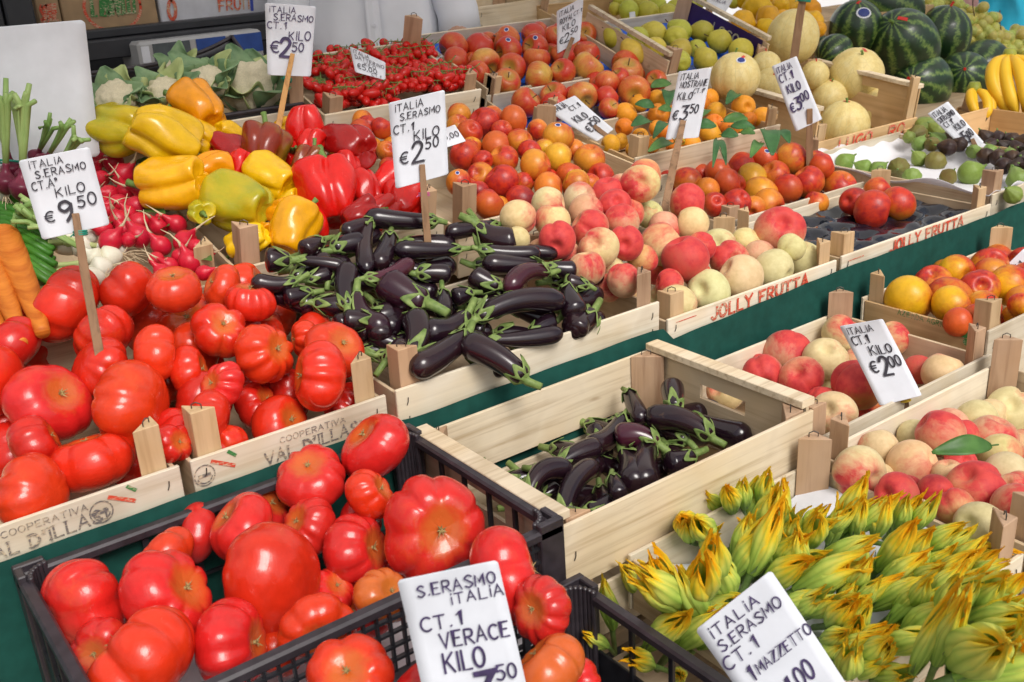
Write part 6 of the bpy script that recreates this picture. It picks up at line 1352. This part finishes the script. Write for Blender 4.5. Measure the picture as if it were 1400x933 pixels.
price_card('large price card for three fifty standing in the front black crates', [(543, 793), (680, 765), (731, 985), (594, 1010)], .665, [('S.ERASMO', .16, .12, .07, .78), ('iTALiA', .46, .205, .065, .52), ('CT.1', .12, .335, .085, .40), ('VERACE', .27, .455, .09, .68), ('KILO', .25, .60, .11, .40), ('€', .22, .82, .11, .13), ('3', .50, .85, .20, .20, .2), ('50', .73, .70, .085, .20)], None, 'paper', 'ink', lean=.25)
price_card('large white price card reading MAZZETTO in front of the courgette flowers', [(951, 861), (1054, 779), (1180, 968), (1082, 1048)], .55, [('iTALiA', .10, .115, .07, .62), ('S.ERASMO', .10, .215, .068, .80), ('CT.1', .03, .325, .078, .42), ('1', .18, .47, .09, .05), ('MAZZETTO', .30, .455, .066, .70), ('€', .25, .67, .10, .12), ('1,00', .44, .67, .11, .34)], None, 'paper', 'ink', lean=.45)
price_card('corner of a price card at the right edge over the yellow nectarines', [(1368, 371), (1400, 340), (1440, 372), (1408, 405)], 1.08, [('CT.1', .2, .3, .14, .4), ('€3,00', .08, .62, .2, .8)], None, 'paper', 'inkblack', lean=.45)
price_card('price card mostly hidden behind the large card in the nectarines', [(598, 180), (622, 171), (637, 194), (610, 203)], 1.80, [('3,00', .1, .6, .3, .8)], None, 'paper', 'inkblack', lean=.4)
price_card('small white card on a stake above the watermelons, cut by the top edge', [(1245, -30), (1266, -30), (1264, 4), (1246, 9)], 2.66, [('iTALiA', .1, .3, .15, .6)], (1256, -5, 1250, 34), 'paper', 'inkblack', 'stick', sw=3)
price_card('tall brown stake with teal tip standing among the melons', [(1086, -60), (1116, -60), (1114, -12), (1084, -12)], 1.95, [('KILO', .2, .5, .2, .6)], (1101, -20, 1085, 84), 'paper', 'inkblack', 'stick', (1100, 1, tie_g), sw=5)
price_card('purple backed card behind the pears at the top edge', [(970, -8), (1002, 0), (990, 20), (962, 10)], 2.50, [('iTALiA', .2, .4, .2, .6)], None, 'paper', 'ink', lean=.4)
price_card('large blank white board standing behind the onions at the left edge', [(-60, 42), (116, 27), (137, 214), (-45, 232)], 2.06, None, None, 'paperold', name='blank_board', cat='board', group='boards', lean=.1)
price_card('tiny white tag on a post of the rear pear crate', [(860, 17), (868, 16), (869, 24), (861, 25)], 2.52, None, None, 'paper', name='tag', cat='tag', group='tags')

# ------------------------------------------------------------------ behind the stall
ba = empty('van_frame', (0, 3.15, 0)); tag(ba, 'dark grey steel frame of the van counter behind the cauliflowers', 'steel frame')
def bar(nm, a, b, y0, y1, par, mat):
    """upright board whose front face runs between two pixels' heights at depth y0"""
    (x0, z0), (x1, z1) = a, b; mb = MB(); mb.box((min(x0, x1), y0-3.15, min(z0, z1)), (max(x0, x1), y1-3.15, max(z0, z1))); mb.obj(nm, mat, par, False, .004)
zt = lambda px, py, y: aty(px, py, y)[2]; xt = lambda px, py, y: aty(px, py, y)[0]
bar('crossbar', (.10, zt(280, 26, 3.05)), (1.72, zt(280, 38, 3.05)), 3.05, 3.12, ba, M['steel'])
bar('crossbar', (.10, zt(280, 40, 3.0)), (1.72, zt(280, 66, 3.0)), 3.0, 3.09, ba, M['steel'])
bar('upright', (xt(8, 20, 3.03), .3), (xt(48, 20, 3.03), 2.3), 3.03, 3.10, ba, M['steel'])
bar('upright', (xt(805, 10, 3.03), .3), (xt(835, 10, 3.03), 2.3), 3.03, 3.10, ba, plain('grey_steel', (.07, .075, .085), .5))
bar('upright', (-.05, .3), (xt(6, 20, 3.03), 2.3), 3.04, 3.11, ba, M['steel'])
slab('van_wall', (-.8, 3.95, .0), (2.5, 4.0, 2.6), plain('van_wall_paint', (.035, .036, .042), .6), 'dark grey inside wall of the van behind the boxes', 'wall')
slab('counter_shelf', (.0, 3.125, 1.278), (1.72, 3.7, 1.298), M['steel'], 'dark shelf carrying the cardboard boxes', 'shelf')
def carton(label, x0, x1, top, mat, y, words):
    a = aty(x0, top, y); b = aty(x1, top, y); z0 = 1.299; z1 = z0+.25; r = empty('carton', (a[0], y, z0)); tag(r, label, 'carton', 'cartons on the van shelf'); W = b[0]-a[0]; mb = MB(); mb.box((0, 0, 0), (W, .3, z1-z0)); f = mb.obj('carton_body', mat, r, False, .003)
    for (t, u, v, h, w, m_) in words:
        mb = MB()
        if t == 'ring':
            ribbon(mb, [(u*W+w*W*math.cos(q), v*.25+h*.25*math.sin(q)) for q in np.linspace(0, 6.283, 30)], .008, 1, lambda x, yy, l: (x, -.0012-.0001*l, yy))
        else: write(mb, t, u*W, v*.25, h*.25, w*W, lambda x, yy, l: (x, -.0012-.00006*l, yy), .2, .1, .02)
        mb.obj('lettering', m_, f)
kr = plain('carton_board', (.40, .26, .14), .8, .12, 25); wh = plain('white_carton', (.62, .62, .66), .7, .08, 25); bp_ = plain('blue_print', (.05, .08, .40), .6)
carton('small tan carton with red letters at the left behind the blank board', 47, 79, 0, kr, 3.16, [('SOLE', .1, .22, .16, .7, M['red_print']), ('X', .7, .55, .12, .15, M['green_print'])])
carton('brown carton with green lettering in a red oval', 81, 212, 0, kr, 3.16, [('LeZONELLI', .30, .22, .22, .45, M['green_print']), ('ring', .53, .30, .26, .30, M['red_print'])])
carton('white carton with red and blue print right of the brown carton', 216, 372, 0, wh, 3.16, [('O', .06, .10, .2, .06, M['red_print']), ('FRUIT', .5, .14, .12, .3, M['red_print']), ('I', .78, .12, .25, .02, bp_)])
carton('second white carton with red and blue print', 376, 450, 0, wh, 3.20, [('FRUIT', .3, .2, .2, .5, bp_)])
sc = empty('weighing_scale', aty(193, 90, 2.93)); tag(sc, 'pale grey weighing scale with display behind the black vegetable box', 'scale')
W = aty(360, 60, 2.93)[0]-aty(193, 90, 2.93)[0]; mb = MB(); mb.box((0, 0, -.02), (W, .16, .060)); bd = mb.obj('housing', plain('scale_housing', (.42, .42, .42), .4, .05), sc, False, .008)
mb = MB(); mb.box((W*.11, -.003, .002), (W*.40, .0005, .052)); mb.obj('display', plain('scale_display', (.10, .12, .13), .15), sc)
for q in (.45, .75): mb = MB(); mb.box((W*q, -.003, .0), (W*(q+.24), .0005, .052)); mb.obj('keypad', plain('blue_keypad', (.02, .07, .30), .4), sc)
mb = MB(); mb.box((W*.02, -.003, .005), (W*.08, .0005, .048)); mb.obj('label_plate', M['paper'], sc)
# pale wooden box lid behind the apples
pb = wood_crate('EB', 'pale wooden crate standing empty behind the upper apples', (1.92, 2.78, 1.29), .55, .40, .10, 4, 12, mats=('board', 'boardside', 'post'), post=.05, posts=(0, 0, .05, 0))
wood_crate('RP', 'wooden crate of pears at the top edge behind the dark post', (2.20, 2.52, 1.165), .50, .34, .07, 18, mats=('kraft', 'kraftside', 'post'), post=.05)

def person(label, x, y, parts_, zs):
    r = empty('person', (x, y, 0)); tag(r, label, 'person'); return r
def loft(rings, n=48, folds=.0, seed=0):
    mb = MB(); P = []; rg = random.Random(seed); ph = [rg.random()*6 for _ in range(4)]
    zs = np.linspace(rings[0][0], rings[-1][0], 40)
    for z in zs:
        rx = np.interp(z, [q[0] for q in rings], [q[1] for q in rings]); ry = np.interp(z, [q[0] for q in rings], [q[2] for q in rings]); row = []
        for j in range(n+1):
            a = 2*math.pi*j/n; k = 1+folds*(math.sin(5*a+ph[0]+4*z)+.7*math.sin(9*a+ph[1]-7*z)+.5*math.sin(3*a+13*z+ph[2])); row.append((rx*k*math.cos(a), ry*k*math.sin(a), z))
        P.append(row)
    mb.grid(P); return mb
def body(name_skin, r, joints, edges, rad):
    me = bpy.data.meshes.new('body'); me.from_pydata(joints, edges, []); o = mobj('body', me, r); me.materials.append(M['skin']); sk = o.modifiers.new('skin', 'SKIN')
    for v, q in zip(me.skin_vertices[0].data, rad): v.radius = q if isinstance(q, tuple) else (q, q)
    me.skin_vertices[0].data[0].use_root = True; su = o.modifiers.new('smooth', 'SUBSURF'); su.levels = 2; su.render_levels = 2; sk.use_smooth_shade = True; return o
M['skin'] = plain('skin', (.50, .28, .19), .5, .06, 30); M['shirt'] = plain('white_shirt', (.84, .86, .92), .8, .04, 12, bmp=.1); M['hair'] = plain('dark_hair', (.03, .02, .015), .6)
M['jeans'] = plain('dark_trousers', (.03, .035, .05), .8); M['turq'] = plain('turquoise_fabric', (.01, .36, .52), .7, .1, 6, bmp=.2); M['pinkbag'] = plain('pale_pink_fabric', (.55, .30, .27), .6)
def figure(label, x, y, rot, top, bottom, skirt=False, pose=0):
    r = empty('person', (x, y, 0), (0, 0, rot)); tag(r, label, 'person')
    J = [(0, 0, .95), (0, 0, 1.15), (0, 0, 1.38), (0, 0, 1.50), (0, -.01, 1.58), (0, -.02, 1.68), (0, -.01, 1.77), (.19, 0, 1.41), (.26, -.02, 1.14), (.24, -.20, .98), (-.19, 0, 1.41), (-.26, -.02, 1.14), (-.24, -.20, .98), (.10, 0, .90), (.11, -.01, .50), (.11, .02, .09), (.12, -.12, .03), (-.10, 0, .90), (-.11, -.01, .50), (-.11, .02, .09), (-.12, -.12, .03)]
    E_ = [(0, 1), (1, 2), (2, 3), (3, 4), (4, 5), (5, 6), (2, 7), (7, 8), (8, 9), (2, 10), (10, 11), (11, 12), (0, 13), (13, 14), (14, 15), (15, 16), (0, 17), (17, 18), (18, 19), (19, 20)]
    RD = [(.15, .10), (.14, .10), (.15, .10), .055, .07, .095, .08, .062, .045, .032, .062, .045, .032, .085, .06, .042, .03, .085, .06, .042, .03]
    body('b', r, J, E_, RD)
    for s in (1, -1):
        # a hand with five bent fingers, rooted in the palm
        p = Vector((.24*s, -.20, .98)); d = Vector((-.05*s, -.8, -.5)).normalized(); mb = MB(); mb.tube([p, p+d*.05, p+d*.09], [.030, .042, .036], 10)
        sd_ = d.cross(Vector((0, 0, 1))).normalized(); dn = Vector((0, 0, -1))
        for k, (o_, l) in enumerate(((-.027, .062), (-.009, .072), (.009, .068), (.026, .054))): q = p+d*.085+sd_*o_; mb.tube([q, q+d*l*.5, q+d*l*.75+dn*l*.35, q+d*l*.8+dn*l*.7], [.0095, .009, .008, .006], 7)
        q = p+d*.03-sd_*.036*s; mb.tube([q, q-sd_*.03*s+d*.025, q-sd_*.035*s+d*.055+dn*.01], [.012, .010, .007], 7); mb.obj('hand', M['skin'], r, True)
    mb = loft([(.86, .20, .145), (1.0, .205, .150), (1.2, .200, .145), (1.36, .205, .13), (1.44, .15, .10), (1.50, .075, .075)], 72, .030, 3); mb.obj('shirt', M[top], r, True)
    mb = MB(); mb.grid([[(x, -.158-.002*(abs(x) < .012), z) for x in (-.02, -.012, 0, .012, .02)] for z in np.linspace(.88, 1.3, 12)]); mb.obj('placket', M[top], r)
    for z in (.95, 1.05, 1.15, 1.25): mb = MB(); mb.tube([(0, -.160, z), (0, -.164, z)], .006, 10); mb.obj('button', M['sticker'], r)
    for s in (1, -1): mb = MB(); mb.tube([(.14*s, 0, 1.42), (.20*s, 0, 1.39), (.26*s, -.02, 1.16), (.262*s, -.03, 1.10)], [.075, .078, .066, .068], 14); mb.obj('sleeve', M[top], r, True)
    if skirt: mb = loft([(.45, .30, .24), (.75, .25, .19), (1.0, .17, .13)], 60, .035, 5); mb.obj('skirt', M[bottom], r, True)
    else:
        for s in (1, -1): mb = MB(); mb.tube([(.09*s, 0, .94), (.105*s, 0, .7), (.11*s, 0, .48), (.112*s, .015, .08)], [.105, .095, .078, .070], 16); mb.obj('trouser_leg', M[bottom], r, True)
    mb = MB(); mb.blob(lambda U, V: (.098*np.sin(U)*np.cos(V), .105*np.sin(U)*np.sin(V)+.012, 1.715+.10*np.cos(U)*np.where(np.cos(U) > 0, 1, .5)), 18, 24); mb.obj('hair', M['hair'], r, True)
    mb = MB()
    for s in (1, -1): mb.tube([(.034*s, -.108, 1.685), (.034*s, -.116, 1.685)], [.012, .008], 8)
    mb.obj('eyes', M['hair'], r); mb = MB(); mb.tube([(0, -.10, 1.685), (0, -.128, 1.655), (0, -.118, 1.648)], [.010, .017, .012], 8); mb.obj('nose', M['skin'], r, True)
    mb = MB(); mb.tube([(-.025, -.107, 1.622), (0, -.114, 1.620), (.025, -.107, 1.622)], [.004, .007, .004], 8); mb.obj('mouth', plain('lips', (.40, .14, .12), .5), r, True)
    for s in (1, -1): mb = MB(); mb.tube([(.094*s, .0, 1.70), (.108*s, .01, 1.685), (.096*s, .0, 1.655)], [.012, .014, .009], 8); mb.obj('ear', M['skin'], r, True)
    return r
sx_ = aty(512, 40, 2.95)
fr_ = figure('seller in a white shirt standing behind the vine tomatoes', sx_[0], sx_[1], math.atan2(-sx_[0], sx_[1])*-1*-1+.0, 'shirt', 'jeans'); fr_.location.z = .12
tx_ = aty(1365, 30, 4.3); f2 = figure('person in turquoise clothes beyond the grapes', tx_[0], tx_[1], .3, 'turq', 'turq', True)
bg_ = aty(1322, 6, 4.0); mb = MB(); mb.blob(lambda U, V: (.10*np.sign(np.cos(V))*np.abs(np.cos(V))**.7*np.sin(U)**.7, .05*np.sin(V)*np.sin(U)**.7, .13*np.sign(np.cos(U))*np.abs(np.cos(U))**.8), 20, 28)
mb.tube([(-.07, 0, .12), (-.05, 0, .3), (.05, 0, .3), (.07, 0, .12)], .008, 6); o = mb.obj('shoulder_bag', M['pinkbag'], None, True); o.location = bg_; tag(o, 'pale pink bag beside the person in turquoise', 'bag')
slab('far_wall', (2.6, 9.0, 0), (16, 9.2, 5), plain('white_wall', (.85, .85, .86), .8, .03, 2), 'bright white wall far behind the grapes', 'wall')

# unseen canopy added to dim the overhead light, all but the street edge
mb = MB(); mb.grid([[(x, y, 2.55+.10*(y-.9)+.02*math.sin(x*2.2)) for x in np.linspace(-2.5, 7, 30)] for y in np.linspace(.85, 3.5, 12)])
M['canopy'] = plain('canopy_cloth', (.78, .77, .74), .9, .03, 3)
_nt = M['canopy'].node_tree; _tr = _nt.nodes.new('ShaderNodeBsdfTranslucent'); _tr.inputs[0].default_value = (.86, .85, .82, 1); _mx = _nt.nodes.new('ShaderNodeMixShader'); _mx.inputs[0].default_value = .62
_nt.links.new(_nt.nodes['Principled BSDF'].outputs[0], _mx.inputs[1]); _nt.links.new(_tr.outputs[0], _mx.inputs[2]); _nt.links.new(_mx.outputs[0], _nt.nodes['Material Output'].inputs[0])
aw = mb.obj('added_awning', M['canopy'], None, True); tag(aw, 'unseen cream canopy added above the market stall to shade it', 'added_awning')
